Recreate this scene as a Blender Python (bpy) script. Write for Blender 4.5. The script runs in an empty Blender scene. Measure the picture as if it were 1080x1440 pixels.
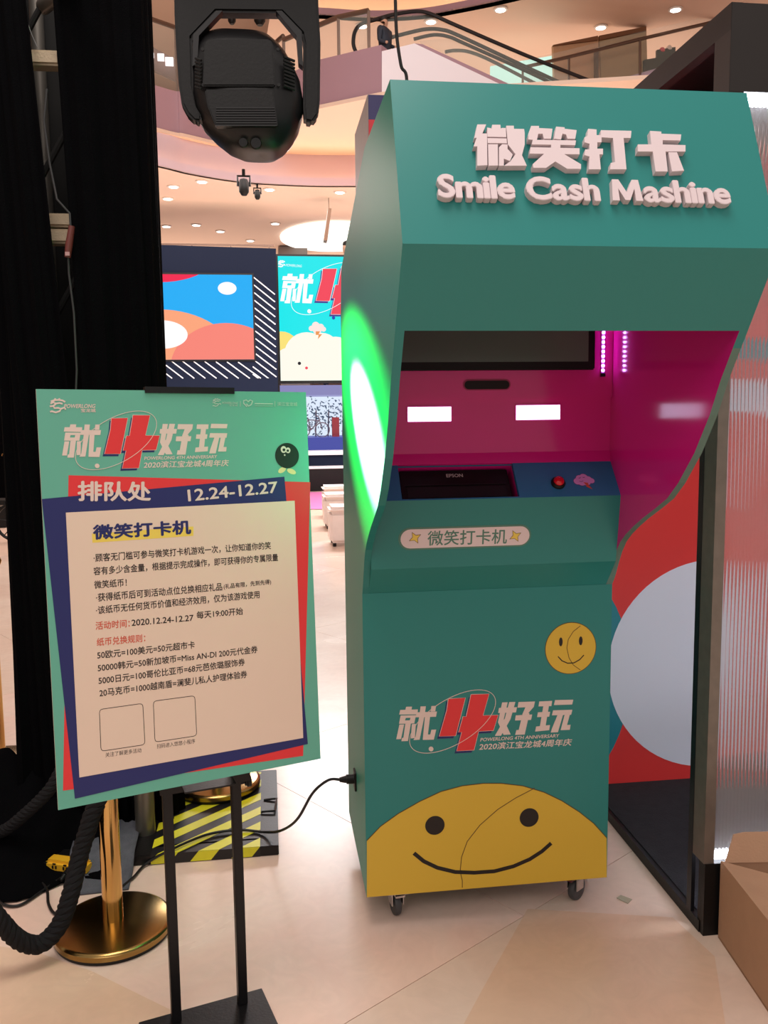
import bpy, bmesh, math, random
from mathutils import Vector, Matrix
from mathutils.geometry import tessellate_polygon
random.seed(4)
SC = bpy.context.scene
COL = SC.collection
# ------------------------------------------------------------------ camera
CX, CY, CZ = -0.24778, -2.37153, 1.48477
YAW, PIT, ROL, FPX = 0.13034, 0.11507, 0.01153, 1236.568
fw = Vector((math.sin(YAW)*math.cos(PIT), math.cos(YAW)*math.cos(PIT), -math.sin(PIT)))
rt0 = Vector((math.cos(YAW), -math.sin(YAW), 0))
dn0 = fw.cross(rt0)
rt = rt0*math.cos(ROL) + dn0*math.sin(ROL)
dn = -rt0*math.sin(ROL) + dn0*math.cos(ROL)
cd = bpy.data.cameras.new('camera')
cam = bpy.data.objects.new('camera', cd); COL.objects.link(cam); SC.camera = cam
cd.sensor_fit = 'VERTICAL'; cd.sensor_height = 36.0; cd.lens = FPX*36.0/1440.0
cd.clip_end = 200; cd.clip_start = 0.05
M3 = Matrix((rt, -dn, -fw)).transposed()
cam.matrix_world = Matrix.Translation((CX, CY, CZ)) @ M3.to_4x4()
# ------------------------------------------------------------------ world, lights, exposure
SC.view_settings.view_transform = 'Standard'
SC.view_settings.look = 'None'
SC.view_settings.exposure = 0.0
SC.view_settings.gamma = 1.0
try: SC.view_settings.use_curve_mapping = False
except Exception: pass
W = bpy.data.worlds.new('mall_air'); SC.world = W; W.use_nodes = True
W.node_tree.nodes['Background'].inputs[0].default_value = (1.0, .89, .82, 1)
W.node_tree.nodes['Background'].inputs[1].default_value = 0.55

def lamp(name, kind, loc, target, power, col, size=1.0, sy=None, blend=.5, angle=None):
    d = bpy.data.lights.new(name, kind); d.energy = power; d.color = col
    if kind == 'AREA':
        d.size = size
        if sy: d.shape = 'RECTANGLE'; d.size_y = sy
    else:
        d.shadow_soft_size = size
    if kind == 'SPOT':
        d.spot_size = math.radians(angle or 30); d.spot_blend = blend
    o = bpy.data.objects.new(name, d); COL.objects.link(o); o.location = loc
    o.rotation_euler = (Vector(target)-Vector(loc)).to_track_quat('-Z', 'Y').to_euler()
    return o
lamp('atrium_fill', 'AREA', (-.3, -1.0, 6.0), (0, -.4, 0), 192, (1, .89, .82), 2.6, 2.4)  # unseen overhead fill, added to stand in for the luminous mall ceiling
lamp('hall_fill_behind', 'AREA', (-1.2, -5.0, 4.6), (-.4, 0, .9), 64, (1, .90, .86), 4, 2)  # added fill from behind the camera, no such fixture known
lamp('far_hall_fill', 'AREA', (0, 12.0, 4.9), (0, 12.0, 0), 500, (1, .88, .82), 9, 5)  # unseen area lamp added to brighten the far background
lamp('far_hall_up_fill', 'AREA', (1, 10.5, .9), (1, 12, 6), 260, (1, .80, .64), 9, 4)  # added upward fill for the far soffit, not a real fitting
lamp('rear_hall_up_fill', 'AREA', (0, 20.0, 1.0), (0, 20.0, 6), 620, (1, .80, .66), 14, 7)  # added fill that evens out the back of the lower ceiling
lamp('upper_up_fill', 'AREA', (5, 17.0, 5.9), (5, 17.0, 12), 330, (1, .83, .70), 16, 8)  # unseen upward fill added to brighten the gallery ceiling
lamp('upper_front_fill', 'AREA', (.5, 3.0, 7.6), (1.5, 12.0, 6.6), 190, (1, .90, .88), 5, 2)  # added front fill that lifts the escalator cladding and parapets
lamp('stage_floor_fill', 'AREA', (1.2, 10.5, 4.4), (1.0, 9.0, 0), 280, (.90, .95, 1), 2.5, 1.0)  # added cool fill to whiten the far floor, no stage lamp seen there
lamp('green_beam', 'SPOT', (-1.5, 4.2, 2.95), (0, -.12, 1.42), 9000, (.0, 1, .10), .02, blend=.9, angle=7.4)
lamp('green_beam_core', 'SPOT', (-1.5, 4.2, 2.95), (0, -.15, 1.43), 26000, (.95, 1, .85), .02, blend=.5, angle=3.4)

# ------------------------------------------------------------------ pixel -> world helpers (real planes only)
CAMP = Vector((CX, CY, CZ))
def ray(u, v): return fw + rt*((u-540)/FPX) + dn*((v-720)/FPX)
def at(u, v, x=None, y=None, z=None):
    k = ray(u, v)
    s = (x-CX)/k.x if x is not None else (y-CY)/k.y if y is not None else (z-CZ)/k.z
    return CAMP + k*s
class Frame:
    def __init__(s, o, ex, ey):
        s.o = Vector(o); s.ex = Vector(ex).normalized()
        ey = Vector(ey); s.ey = (ey - s.ex*ey.dot(s.ex)).normalized()
        s.n = s.ex.cross(s.ey)
        if s.n.dot(CAMP-s.o) < 0: s.n = -s.n
    def ab(s, u, v, h=0):
        k = ray(u, v); o = s.o + s.n*h
        t = (o-CAMP).dot(s.n)/k.dot(s.n); p = CAMP + k*t - o
        return (p.dot(s.ex), p.dot(s.ey))
    def px(s, pts, h=0): return [s.ab(u, v, h) for u, v in pts]
    def pt(s, a, b, h=0): return s.o + s.ex*a + s.ey*b + s.n*h

# ------------------------------------------------------------------ materials
def lin(c):
    return tuple(((x/255)/12.92 if x/255 <= .04045 else ((x/255+.055)/1.055)**2.4) for x in c[:3]) + (1,)
MATS = {}
def mat(name, rgb, rough=.5, metal=0, emit=0, var=.06, scale=12, bump=0, coat=0, spec=.5, trans=0, alpha=1, ior=1.45, bscale=None):
    if name in MATS: return MATS[name]
    m = bpy.data.materials.new(name); m.use_nodes = True; MATS[name] = m
    nt = m.node_tree; b = nt.nodes['Principled BSDF']
    c = lin(rgb)
    b.inputs['Base Color'].default_value = c
    b.inputs['Roughness'].default_value = rough; b.inputs['Metallic'].default_value = metal
    b.inputs['Specular IOR Level'].default_value = spec
    b.inputs['Coat Weight'].default_value = coat; b.inputs['Coat Roughness'].default_value = .12
    b.inputs['Transmission Weight'].default_value = trans; b.inputs['IOR'].default_value = ior
    b.inputs['Alpha'].default_value = alpha
    if emit:
        b.inputs['Emission Color'].default_value = c; b.inputs['Emission Strength'].default_value = emit
        b.inputs['Base Color'].default_value = (.01, .01, .01, 1); b.inputs['Specular IOR Level'].default_value = .05
    elif var:
        tc = nt.nodes.new('ShaderNodeTexCoord'); n = nt.nodes.new('ShaderNodeTexNoise')
        n.inputs['Scale'].default_value = scale; n.inputs['Detail'].default_value = 4
        r = nt.nodes.new('ShaderNodeMapRange'); r.inputs['To Min'].default_value = 1-var; r.inputs['To Max'].default_value = 1+var
        mx = nt.nodes.new('ShaderNodeVectorMath'); mx.operation = 'SCALE'; mx.inputs[0].default_value = c[:3]
        nt.links.new(tc.outputs['Object'], n.inputs['Vector']); nt.links.new(n.outputs['Fac'], r.inputs['Value'])
        nt.links.new(r.outputs['Result'], mx.inputs['Scale']); nt.links.new(mx.outputs['Vector'], b.inputs['Base Color'])
        if bump:
            n2 = nt.nodes.new('ShaderNodeTexNoise'); n2.inputs['Scale'].default_value = bscale or 150
            nt.links.new(tc.outputs['Object'], n2.inputs['Vector'])
            bp = nt.nodes.new('ShaderNodeBump'); bp.inputs['Strength'].default_value = bump; bp.inputs['Distance'].default_value = .01
            nt.links.new(n2.outputs['Fac'], bp.inputs['Height']); nt.links.new(bp.outputs['Normal'], b.inputs['Normal'])
    return m
TEAL = mat('teal_board', (36, 126, 122), .32, var=.03, scale=3, spec=.5)
TEALS = mat('teal_side_board_lit', (56, 146, 126), .46, var=.03, scale=3, spec=.4)  # same board as the front; light on the side put into a paler colour
MAG = mat('magenta_board', (206, 30, 132), .12, var=.03, scale=4, spec=.55)
BLUEB = mat('blue_board', (40, 112, 158), .4, var=.03)
EDGE = mat('raw_board_edge', (92, 122, 112), .6, var=.1, scale=40)
WHITE = mat('white_foam', (218, 202, 206), .55, var=.02)
PWHITE = mat('white_print', (222, 200, 192), .5, var=.0)
PRED = mat('red_print', (222, 52, 56), .45, var=0)
PNAVY = mat('navy_print', (32, 38, 98), .45, var=0)
PCREAM = mat('cream_print', (226, 202, 184), .5, var=.01)
PYEL = mat('yellow_print', (214, 176, 58), .4, var=.02, scale=3)
PLYEL = mat('pale_yellow_print', (232, 205, 90), .5, var=0)
PTEAL = mat('poster_teal', (98, 172, 152), .45, var=.02, scale=3)
PBLACK = mat('black_print', (26, 20, 20), .45, var=0)
PORNG = mat('orange_print', (206, 84, 62), .5, var=0)
PGREEN = mat('grey_green_print', (84, 128, 112), .5, var=0)
PLINE = mat('brown_line_print', (96, 70, 30), .5, var=0)
POSTER_EDGE = mat('foam_board_edge', (215, 205, 190), .6, var=.03)
BLACKM = mat('black_metal', (22, 21, 23), .38, .3, var=.1, scale=60, bump=.05)
BLACKP = mat('black_plastic', (12, 12, 13), .45, var=.08, scale=60, bump=.05, spec=.35)
DKPLA = mat('dark_plastic', (24, 24, 26), .38, var=.08, scale=60, spec=.4)
SLOTM = mat('slot_black', (6, 6, 7), .6, var=0)
SCREEN = mat('dark_glass_sheen', (88, 108, 100), .14, var=0, spec=.6)  # grey-green base colour stands in for a reflection on the dark screen
GOLD = mat('polished_brass', (216, 176, 110), .12, 1, var=.05, scale=8)
GOLDB = mat('worn_brass', (160, 130, 78), .22, 1, var=.25, scale=9)
CHROME = mat('chrome', (190, 190, 192), .18, 1, var=.05)
DRAPE = mat('black_drape', (5, 5, 7), .95, var=.25, scale=18, bump=.3, bscale=300, spec=.06)
ROPEM = mat('black_rope', (19, 19, 22), .8, var=.3, scale=80, bump=.3, bscale=500, spec=.3)
RUBBER = mat('grey_rubber', (62, 62, 64), .5, var=.1)
HAZY = mat('hazard_yellow', (222, 216, 46), .4, var=.12, scale=20)
HAZK = mat('hazard_black', (26, 25, 28), .4, var=.1, scale=20)
FELT = mat('grey_felt', (92, 94, 102), .95, var=.3, scale=30, bump=.5, bscale=250, spec=.1)
CARD = mat('cardboard', (184, 146, 118), .8, var=.08, scale=14, bump=.08, spec=.2)
CARDL = mat('light_cardboard', (214, 168, 132), .8, var=.06, scale=14, spec=.2)
CARPET = mat('dark_carpet', (46, 46, 50), .9, var=.3, scale=25, bump=.4, bscale=250, spec=.2)
ALU = mat('brushed_aluminium', (128, 120, 112), .4, .6, var=.2, scale=30)
RUBY = mat('red_button', (205, 18, 30), .15, var=0, coat=.5)
YPLA = mat('yellow_power_strip', (226, 172, 40), .4, var=.06)
SALMON = mat('salmon_ceiling', (238, 210, 190), .7, var=.02, scale=.6)
MAUVE = mat('mauve_fascia', (172, 138, 150), .6, var=.02, scale=.8)
LPINK = mat('pale_pink_fascia', (222, 200, 212), .6, var=.02, scale=.8)
WWALL = mat('white_cladding', (246, 240, 246), .5, var=.02, scale=.8)
DWALL = mat('slate_wall', (20, 28, 48), .6, spec=.12, var=.06, scale=2)
GLASS = mat('railing_glass', (225, 235, 225), .05, var=0, alpha=.09, spec=.6)
BRZ = mat('bronze_rail', (110, 88, 76), .35, .6, var=.1)
RAILK = mat('black_handrail', (30, 24, 26), .35, var=.05)
DLIGHT = mat('downlight', (255, 250, 240), emit=6)
COVEL = mat('cove_light', (255, 218, 160), emit=9)
WLIGHT = mat('luminous_ceiling', (255, 246, 236), emit=1.6)
LEDW = mat('white_led', (240, 244, 255), emit=26)
LEDV = mat('violet_led', (206, 150, 255), emit=34)
PANELW = mat('white_light_panel', (226, 220, 255), emit=3.2)

# ------------------------------------------------------------------ geometry helpers
def wloc(p):
    v = Vector((0, 0, 0))
    while p is not None: v += p.location; p = p.parent
    return v
class MB:
    """collects shapes in world space; build() links them as one mesh object"""
    def __init__(s): s.v = []; s.f = []; s.m = []; s.mats = []
    def mi(s, m):
        if m not in s.mats: s.mats.append(m)
        return s.mats.index(m)
    def add(s, vs, fs, m=None):
        o = len(s.v); s.v += [Vector(v) for v in vs]
        k = s.mi(m) if m else 0
        for f in fs: s.f.append([i+o for i in f]); s.m.append(k)
        return s
    def box(s, x0, x1, y0, y1, z0, z1, m=None):
        return s.add([(x, y, z) for x in (x0, x1) for y in (y0, y1) for z in (z0, z1)],
              [(0,1,3,2),(4,6,7,5),(0,4,5,1),(2,3,7,6),(0,2,6,4),(1,5,7,3)], m)
    def cbox(s, c, ax, hx, ay, hy, az, hz, m=None):
        c = Vector(c)
        return s.add([c+ax*(i*hx)+ay*(j*hy)+az*(k*hz) for i in (-1,1) for j in (-1,1) for k in (-1,1)],
              [(0,1,3,2),(4,6,7,5),(0,4,5,1),(2,3,7,6),(0,2,6,4),(1,5,7,3)], m)
    def prism(s, poly, off, m=None, holes=()):
        """poly: 3-D loop; off: vector; optional hole loops"""
        loops = [[Vector(p) for p in poly]] + [[Vector(p) for p in h] for h in holes]
        flat = [p for l in loops for p in l]; n = len(flat); off = Vector(off)
        tri = tessellate_polygon(loops)
        fs = [tuple(t) for t in tri] + [tuple(i+n for i in reversed(t)) for t in tri]
        st = 0
        for l in loops:
            k = len(l)
            for i in range(k):
                a, b = st+i, st+(i+1) % k
                fs.append((a, b, b+n, a+n))
            st += k
        return s.add(flat+[p+off for p in flat], fs, m)
    def tube(s, pts, r, seg=10, m=None, cap=True, closed=False):
        pts = [Vector(p) for p in pts]; n = len(pts); rings = []
        rr = r if isinstance(r, (list, tuple)) else [r]*n
        up = None
        for i, p in enumerate(pts):
            if closed: t = pts[(i+1) % n]-pts[i-1]
            else: t = pts[min(i+1, n-1)]-pts[max(i-1, 0)]
            t.normalize()
            if up is None:
                up = Vector((0, 0, 1)) if abs(t.z) < .9 else Vector((0, 1, 0))
            a = (up - t*up.dot(t)).normalized(); b = t.cross(a); up = a
            rings.append([p+(a*math.cos(q)+b*math.sin(q))*rr[i] for q in [2*math.pi*k/seg for k in range(seg)]])
        vs = [v for r_ in rings for v in r_]; fs = []
        for i in range(n if closed else n-1):
            j = (i+1) % n
            for k in range(seg):
                l = (k+1) % seg
                fs.append((i*seg+k, i*seg+l, j*seg+l, j*seg+k))
        if cap and not closed:
            fs.append(tuple(range(seg))[::-1]); fs.append(tuple((n-1)*seg+k for k in range(seg)))
        return s.add(vs, fs, m)
    def lathe(s, prof, c, seg=32, m=None, axis='z'):
        c = Vector(c); vs = []; fs = []
        for r, z in prof:
            for k in range(seg):
                q = 2*math.pi*k/seg
                d = Vector((r*math.cos(q), r*math.sin(q), z))
                if axis == 'x': d = Vector((d.z, d.x, d.y))
                if axis == 'y': d = Vector((d.x, d.z, d.y))
                vs.append(c+d)
        n = len(prof)
        for i in range(n-1):
            for k in range(seg):
                l = (k+1) % seg; fs.append((i*seg+k, i*seg+l, (i+1)*seg+l, (i+1)*seg+k))
        fs.append(tuple(range(seg))[::-1]); fs.append(tuple((n-1)*seg+k for k in range(seg)))
        return s.add(vs, fs, m)
    def build(s, name, m=None, parent=None, smooth=False, bevel=0, base=None):
        me = bpy.data.meshes.new(name)
        if parent is not None: off = wloc(parent)
        elif base is not None: off = Vector(base)
        else:
            xs = [v.x for v in s.v]; ys = [v.y for v in s.v]; zs = [v.z for v in s.v]
            off = Vector(((min(xs)+max(xs))/2, (min(ys)+max(ys))/2, min(zs)))
        me.from_pydata([tuple(v-off) for v in s.v], [], s.f)
        if s.mats and m is None:
            for k in s.mats: me.materials.append(k)
            me.polygons.foreach_set('material_index', s.m)
        else: me.materials.append(m)
        bm = bmesh.new(); bm.from_mesh(me)
        bmesh.ops.recalc_face_normals(bm, faces=bm.faces)
        if bevel:
            bmesh.ops.remove_doubles(bm, verts=bm.verts, dist=1e-5)
            es = [e for e in bm.edges if len(e.link_faces) == 2 and e.calc_face_angle(0) > .5]
            bmesh.ops.bevel(bm, geom=es, offset=bevel, segments=2, affect='EDGES', clamp_overlap=True)
        bm.to_mesh(me); bm.free()
        if smooth:
            me.shade_smooth()
            me.set_sharp_from_angle(angle=math.radians(38))
        o = bpy.data.objects.new(name, me); COL.objects.link(o)
        if parent is not None: o.parent = parent
        else: o.location = off
        return o
def thing(name, label, cat, loc=(0, 0, 0), group=None):
    o = bpy.data.objects.new(name, None); COL.objects.link(o); o.empty_display_size = .05
    o.location = loc; o['label'] = label; o['category'] = cat
    if group: o['group'] = group
    return o
def tag(o, label, cat, group=None):
    o['label'] = label; o['category'] = cat
    if group: o['group'] = group
    return o
def struct(o): o['kind'] = 'structure'; return o
def copy_tree(o, loc, label=None):
    r = o.copy(); COL.objects.link(r); r.location = loc
    if label: r['label'] = label
    for c in o.children:
        k = c.copy(); COL.objects.link(k); k.parent = r
        for g in c.children:
            d = g.copy(); COL.objects.link(d); d.parent = k
    return r
def fl(name, F, polys, m, parent, h0=0.0, h1=.0006, base=None):
    """flat pieces on a frame; polys = list of loops or (loop, [holes]) in frame metres"""
    b = MB()
    for i_, p in enumerate(polys):
        lo, ho = p if isinstance(p, tuple) and isinstance(p[1], list) and p[1] and isinstance(p[1][0], list) else (p, [])
        b.prism([F.pt(a, c, h0) for a, c in lo], F.n*(h1-h0+.00004*i_), None, [[F.pt(a, c, h0) for a, c in h] for h in ho])
    return b.build(name, m, parent)
def circ(c, r, n=32, ry=None, rot=0):
    ry = ry or r; o = []
    for k in range(n):
        q = 2*math.pi*k/n; x, y = r*math.cos(q), ry*math.sin(q)
        o.append((c[0]+x*math.cos(rot)-y*math.sin(rot), c[1]+x*math.sin(rot)+y*math.cos(rot)))
    return o
def stroke(pts, w):
    """2-D polyline widened to a closed loop"""
    L, R_ = [], []
    n = len(pts)
    for i, p in enumerate(pts):
        a = pts[max(i-1, 0)]; b = pts[min(i+1, n-1)]
        dx, dy = b[0]-a[0], b[1]-a[1]; l = math.hypot(dx, dy) or 1
        nx, ny = -dy/l*w/2, dx/l*w/2
        L.append((p[0]+nx, p[1]+ny)); R_.append((p[0]-nx, p[1]-ny))
    return L + R_[::-1]
def arc_pts(c, r, a0, a1, n=16, ry=None):
    ry = ry or r
    return [(c[0]+r*math.cos(a0+(a1-a0)*i/n), c[1]+ry*math.sin(a0+(a1-a0)*i/n)) for i in range(n+1)]
# ---- text
TC = {}
def tmesh(s, off=0, res=3):
    k = (s, off, res)
    if k in TC: return TC[k]
    cu = bpy.data.curves.new('t', 'FONT'); cu.body = s; cu.size = 1; cu.offset = off; cu.resolution_u = res
    o = bpy.data.objects.new('t', cu); COL.objects.link(o)
    dg = bpy.context.evaluated_depsgraph_get(); dg.update()
    me = bpy.data.meshes.new_from_object(o.evaluated_get(dg))
    vs = [(v.co.x, v.co.y) for v in me.vertices]; fs = [tuple(p.vertices) for p in me.polygons]
    bpy.data.objects.remove(o); bpy.data.curves.remove(cu); bpy.data.meshes.remove(me)
    x0 = min(v[0] for v in vs); x1 = max(v[0] for v in vs); y0 = min(v[1] for v in vs); y1 = max(v[1] for v in vs)
    TC[k] = (vs, fs, x0, x1, y0, y1)
    return TC[k]
def text(name, F, s, p0, p1, m, parent, bold=0, shear=0, off=0, h=.0006, px=True, hpx=None, hab=None):
    """flat lettering whose box bottom runs from p0 to p1 (pixels on the frame's plane, or frame metres)"""
    vs, fs, x0, x1, y0, y1 = tmesh(s, off)
    a = F.ab(*p0) if px else p0; b = F.ab(*p1) if px else p1
    d = Vector((b[0]-a[0], b[1]-a[1])); L = d.length; d.normalize(); q = Vector((-d.y, d.x))
    sc = L/(x1-x0)
    if hpx: hh = (Vector(F.ab(p0[0], p0[1]-hpx))-Vector(a)).length; sy = hh/(y1-y0)
    elif hab: sy = hab/(y1-y0)
    else: sy = sc
    B = MB(); e = bold
    sh = [(0, 0)] if not e else [(0, 0), (e, 0), (-e, 0), (0, e), (0, -e), (e*.7, e*.7), (-e*.7, -e*.7)]
    for i, (ox, oy) in enumerate(sh):
        P = []
        for x, y in vs:
            lx = (x-x0+ox)*sc + shear*(y-y0)*sy; ly = (y-y0+oy)*sy
            w = Vector(a)+d*lx+q*ly; P.append(F.pt(w.x, w.y, h+i*.00002))
        B.add(P, fs)
    return B.build(name, m, parent)

# ================================================================== SETTING: floor
def floor_mat(name, c1, c2, rough=.22):
    m = bpy.data.materials.new(name); m.use_nodes = True; nt = m.node_tree; b = nt.nodes['Principled BSDF']
    tc = nt.nodes.new('ShaderNodeTexCoord'); n = nt.nodes.new('ShaderNodeTexNoise'); n.inputs['Scale'].default_value = 1.3; n.inputs['Detail'].default_value = 7
    n.inputs['Distortion'].default_value = 1.2
    g = nt.nodes.new('ShaderNodeNewGeometry')
    r = nt.nodes.new('ShaderNodeValToRGB'); r.color_ramp.elements[0].position = .35; r.color_ramp.elements[1].position = .68
    r.color_ramp.elements[0].color = lin(c1); r.color_ramp.elements[1].color = lin(c2)
    nt.links.new(g.outputs['Position'], n.inputs['Vector']); nt.links.new(n.outputs['Fac'], r.inputs['Fac']); 
    n2 = nt.nodes.new('ShaderNodeTexNoise'); n2.inputs['Scale'].default_value = 9; n2.inputs['Detail'].default_value = 8; n2.inputs['Distortion'].default_value = 3
    nt.links.new(g.outputs['Position'], n2.inputs['Vector'])
    mr = nt.nodes.new('ShaderNodeMapRange'); mr.inputs['To Min'].default_value = .90; mr.inputs['To Max'].default_value = 1.06
    nt.links.new(n2.outputs['Fac'], mr.inputs['Value'])
    mx = nt.nodes.new('ShaderNodeVectorMath'); mx.operation = 'SCALE'
    nt.links.new(r.outputs['Color'], mx.inputs[0]); nt.links.new(mr.outputs['Result'], mx.inputs['Scale'])
    nt.links.new(mx.outputs['Vector'], b.inputs['Base Color'])
    mr2 = nt.nodes.new('ShaderNodeMapRange'); mr2.inputs['To Min'].default_value = rough-.06; mr2.inputs['To Max'].default_value = rough+.12
    nt.links.new(n.outputs['Fac'], mr2.inputs['Value']); nt.links.new(mr2.outputs['Result'], b.inputs['Roughness'])
    b.inputs['Specular IOR Level'].default_value = .45
    return m
FCREAM = floor_mat('cream_marble', (226, 198, 180), (234, 214, 196))
FPINK = floor_mat('pink_marble', (236, 200, 184), (236, 214, 198))
FTAN = floor_mat('tan_marble', (224, 188, 162), (230, 200, 174))
FSEAM = mat('stone_joint', (190, 160, 140), .6)
floor = struct(MB().box(-30, 30, -8, 60, -.3, -.004).build('floor', FSEAM))
fa = math.radians(34); S = 1.6
e1 = Vector((math.cos(fa), math.sin(fa), 0)); e2 = Vector((-math.sin(fa), math.cos(fa), 0))
org = at(737, 1288, z=0)
def clip_slab(i, j):
    g = .0012; p = org + e1*(i*S) + e2*(j*S)
    return [p+e1*g+e2*g, p+e1*(S-g)+e2*g, p+e1*(S-g)+e2*(S-g), p+e1*g+e2*(S-g)]
for i in range(-5, 6):
    for j in range(-4, 6):
        c = org + e1*((i+.5)*S) + e2*((j+.5)*S)
        if c.y > 7 or c.y < -4 or abs(c.x) > 5.5: continue
        b = MB(); b.prism(clip_slab(i, j), (0, 0, -.005))
        b.build('floor_tile', random.choice([FCREAM, FCREAM, FPINK]), floor)
far = MB(); far.prism([(-20, 5.5, -.0045), (20, 5.5, -.0045), (20, 30, -.0045), (-20, 30, -.0045)], (0, 0, -.002)); far.build('far_floor_tile', FCREAM, floor)['kind'] = 'stuff'
def inlay(pts, m):
    b = MB(); b.prism([at(u, v, z=.0004) for u, v in pts], (0, 0, -.0008)); return b.build('floor_inlay', m, floor)
inlay([(742, 1278), (946, 1290), (1005, 1345), (1020, 1440), (1040, 1560), (560, 1560), (652, 1440), (678, 1392)], FTAN)
inlay([(-60, 1322), (49, 1338), (130, 1366), (240, 1420), (268, 1440), (330, 1560), (-60, 1560)], FTAN)
inlay([(-60, 1262), (60, 1262), (150, 1290), (49, 1334), (-60, 1318)], FPINK)

# ================================================================== KIOSK
KW, T = .72, .018
PROF = [(0, .095), (0, .983), (-.016, 1.003), (-.029, 1.024), (-.046, 1.055), (-.066, 1.087), (-.095, 1.12), (-.131, 1.146), (-.18, 1.174), (-.231, 1.2), (-.308, 1.235),
        (-.372, 1.266), (-.428, 1.308), (-.502, 1.381), (-.566, 1.466), (-.609, 1.541), (-.653, 1.603), (-.677, 1.636), (-.777, 1.78),
        (-.641, 2.107), (-.20, 2.108), (.50, 1.935), (.55, 1.80), (.55, .095)]
K = thing('photo_kiosk', 'tall teal arcade-style smile kiosk with overhanging header and magenta recess', 'kiosk', (KW/2, .27, 0))
for x0, lab in ((0, None), (KW-T, 'side panel, teal outside and magenta inside')):
    out = x0 if x0 == 0 else KW
    inn = T if x0 == 0 else KW-T
    b = MB()
    b.prism([(x0, y, z) for y, z in PROF], (T, 0, 0), EDGE)
    o = b.build('side_panel', None, K)
    me = o.data; me.materials.append(TEALS); me.materials.append(MAG); me.materials.append(TEAL)
    for p in me.polygons:
        if abs(p.normal.x) > .9:
            p.material_index = 1 if (p.center.x+wloc(K).x-x0-T/2)*(1 if x0 else -1) > 0 else 2
        elif p.center.z > 1.6 or p.center.z < .99: p.material_index = 3
        if x0 == 0 and abs(p.normal.x) < .9: p.material_index = 3
def slab(name, a, b_, m, x0=T, x1=KW-T, th=.015, back=True, parent=K):
    """panel between two (y,z) profile points, spanning x0..x1, thickness towards the inside"""
    d = Vector((0, b_[0]-a[0], b_[1]-a[1])).normalized(); nrm = Vector((1, 0, 0)).cross(d)
    if (nrm.y < 0) == back: nrm = -nrm
    q = MB(); q.prism([(x0, a[0], a[1]), (x1, a[0], a[1]), (x1, b_[0], b_[1]), (x0, b_[0], b_[1])], nrm*th)
    return q.build(name, m, parent)
slab('front_panel', (0, .095), (0, .983), TEAL)
slab('ledge_panel', (.001, .983), (-.066, 1.0615), TEAL)
slab('header_panel', (-.777, 1.78), (-.641, 2.107), TEAL)
slab('header_lip_panel', (-.677, 1.636), (-.777, 1.78), TEAL)
q = MB(); q.box(T, KW-T, -.63, -.2, 2.092, 2.107); q.build('top_panel', TEAL, K)
q = MB(); q.prism([(T, -.2, 2.107), (KW-T, -.2, 2.107), (KW-T, .5, 1.934), (T, .5, 1.934)], (0, 0, -.015)); q.build('rear_slope_panel', TEAL, K)
q = MB(); q.box(T, KW-T, .535, .55, .095, 1.80); q.build('back_panel', TEAL, K)
q = MB(); q.box(T, KW-T, .0, .535, .095, .110); q.build('base_board', EDGE, K)
q = MB(); q.box(T, KW-T, -.66, .20, 1.96, 1.972); q.build('recess_ceiling', MAG, K)
# console face and sloped control board with a printer opening
CF = Frame((0, -.066, 1.0615), (1, 0, 0), (0, -.026, .1865))
cf = MB(); cf.prism([CF.pt(T, 0), CF.pt(KW-T, 0), CF.pt(KW-T, .188), CF.pt(T, .188)], -CF.n*.012); cf.build('console_front_panel', TEAL, K)
CT = Frame((0, -.092, 1.248), (1, 0, 0), (0, .085, .097))
op = CT.px([(565.5, 703), (730.5, 697.5), (721, 654), (560, 657)])
op = [(op[0][0], .004), (op[1][0], .004), (op[2][0], .118), (op[0][0], .118)]
ox0, ox1 = op[0][0], op[1][0]
ct = MB(); ct.prism([CT.pt(T, 0), CT.pt(KW-T, 0), CT.pt(KW-T, .129), CT.pt(T, .129)], -CT.n*.012, None, [[CT.pt(a, c) for a, c in op]])
ct.build('control_panel', BLUEB, K)
q = MB()   # printer bay: walls of the opening
q.prism([CT.pt(ox1, .004, -.012), CT.pt(ox1, .118, -.012), CT.pt(ox1, .118, -.11), CT.pt(ox1, .004, -.11)], (.006, 0, 0))
q.prism([CT.pt(ox0, .118, -.012), CT.pt(ox1, .118, -.012), CT.pt(ox1, .118, -.11), CT.pt(ox0, .118, -.11)], CT.ey*.006)
q.prism([CT.pt(ox0, .004, -.012), CT.pt(ox0, .118, -.012), CT.pt(ox0, .118, -.11), CT.pt(ox0, .004, -.11)], (-.006, 0, 0))
q.build('printer_bay', MAG, K)
# printer
pr = thing('label_printer', 'black desktop printer sunk into the blue control board of the kiosk', 'printer', (.5*(ox0+ox1), -.02, 1.2))
q = MB(); q.cbox(CT.pt((ox0+ox1)/2-.004, .061, -.065), CT.ex, (ox1-ox0)/2-.008, CT.ey, .053, CT.n, .045)
q.build('printer_body', BLACKP, pr, bevel=.003)
PF = Frame(CT.pt(0, 0, -.02), CT.ex, CT.ey)
q = MB(); q.cbox(CT.pt((ox0+ox1)/2-.004, .062, -.0195), CT.ex, (ox1-ox0)/2-.02, CT.ey, .0015, CT.n, .002); q.build('cover_seam', DKPLA, pr)
q = MB(); q.cbox(CT.pt((ox0+ox1)/2-.004, .036, -.0185), CT.ex, (ox1-ox0)/2-.024, CT.ey, .018, CT.n, .002); q.build('paper_slot', SLOTM, pr)
text('lettering', Frame(CT.pt(0, 0, -.0195), CT.ex, CT.ey), 'EPSON', (628, 671.5), (651, 671), mat('pale_grey_print', (190, 190, 186)), pr, bold=.02, h=.001)
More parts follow.
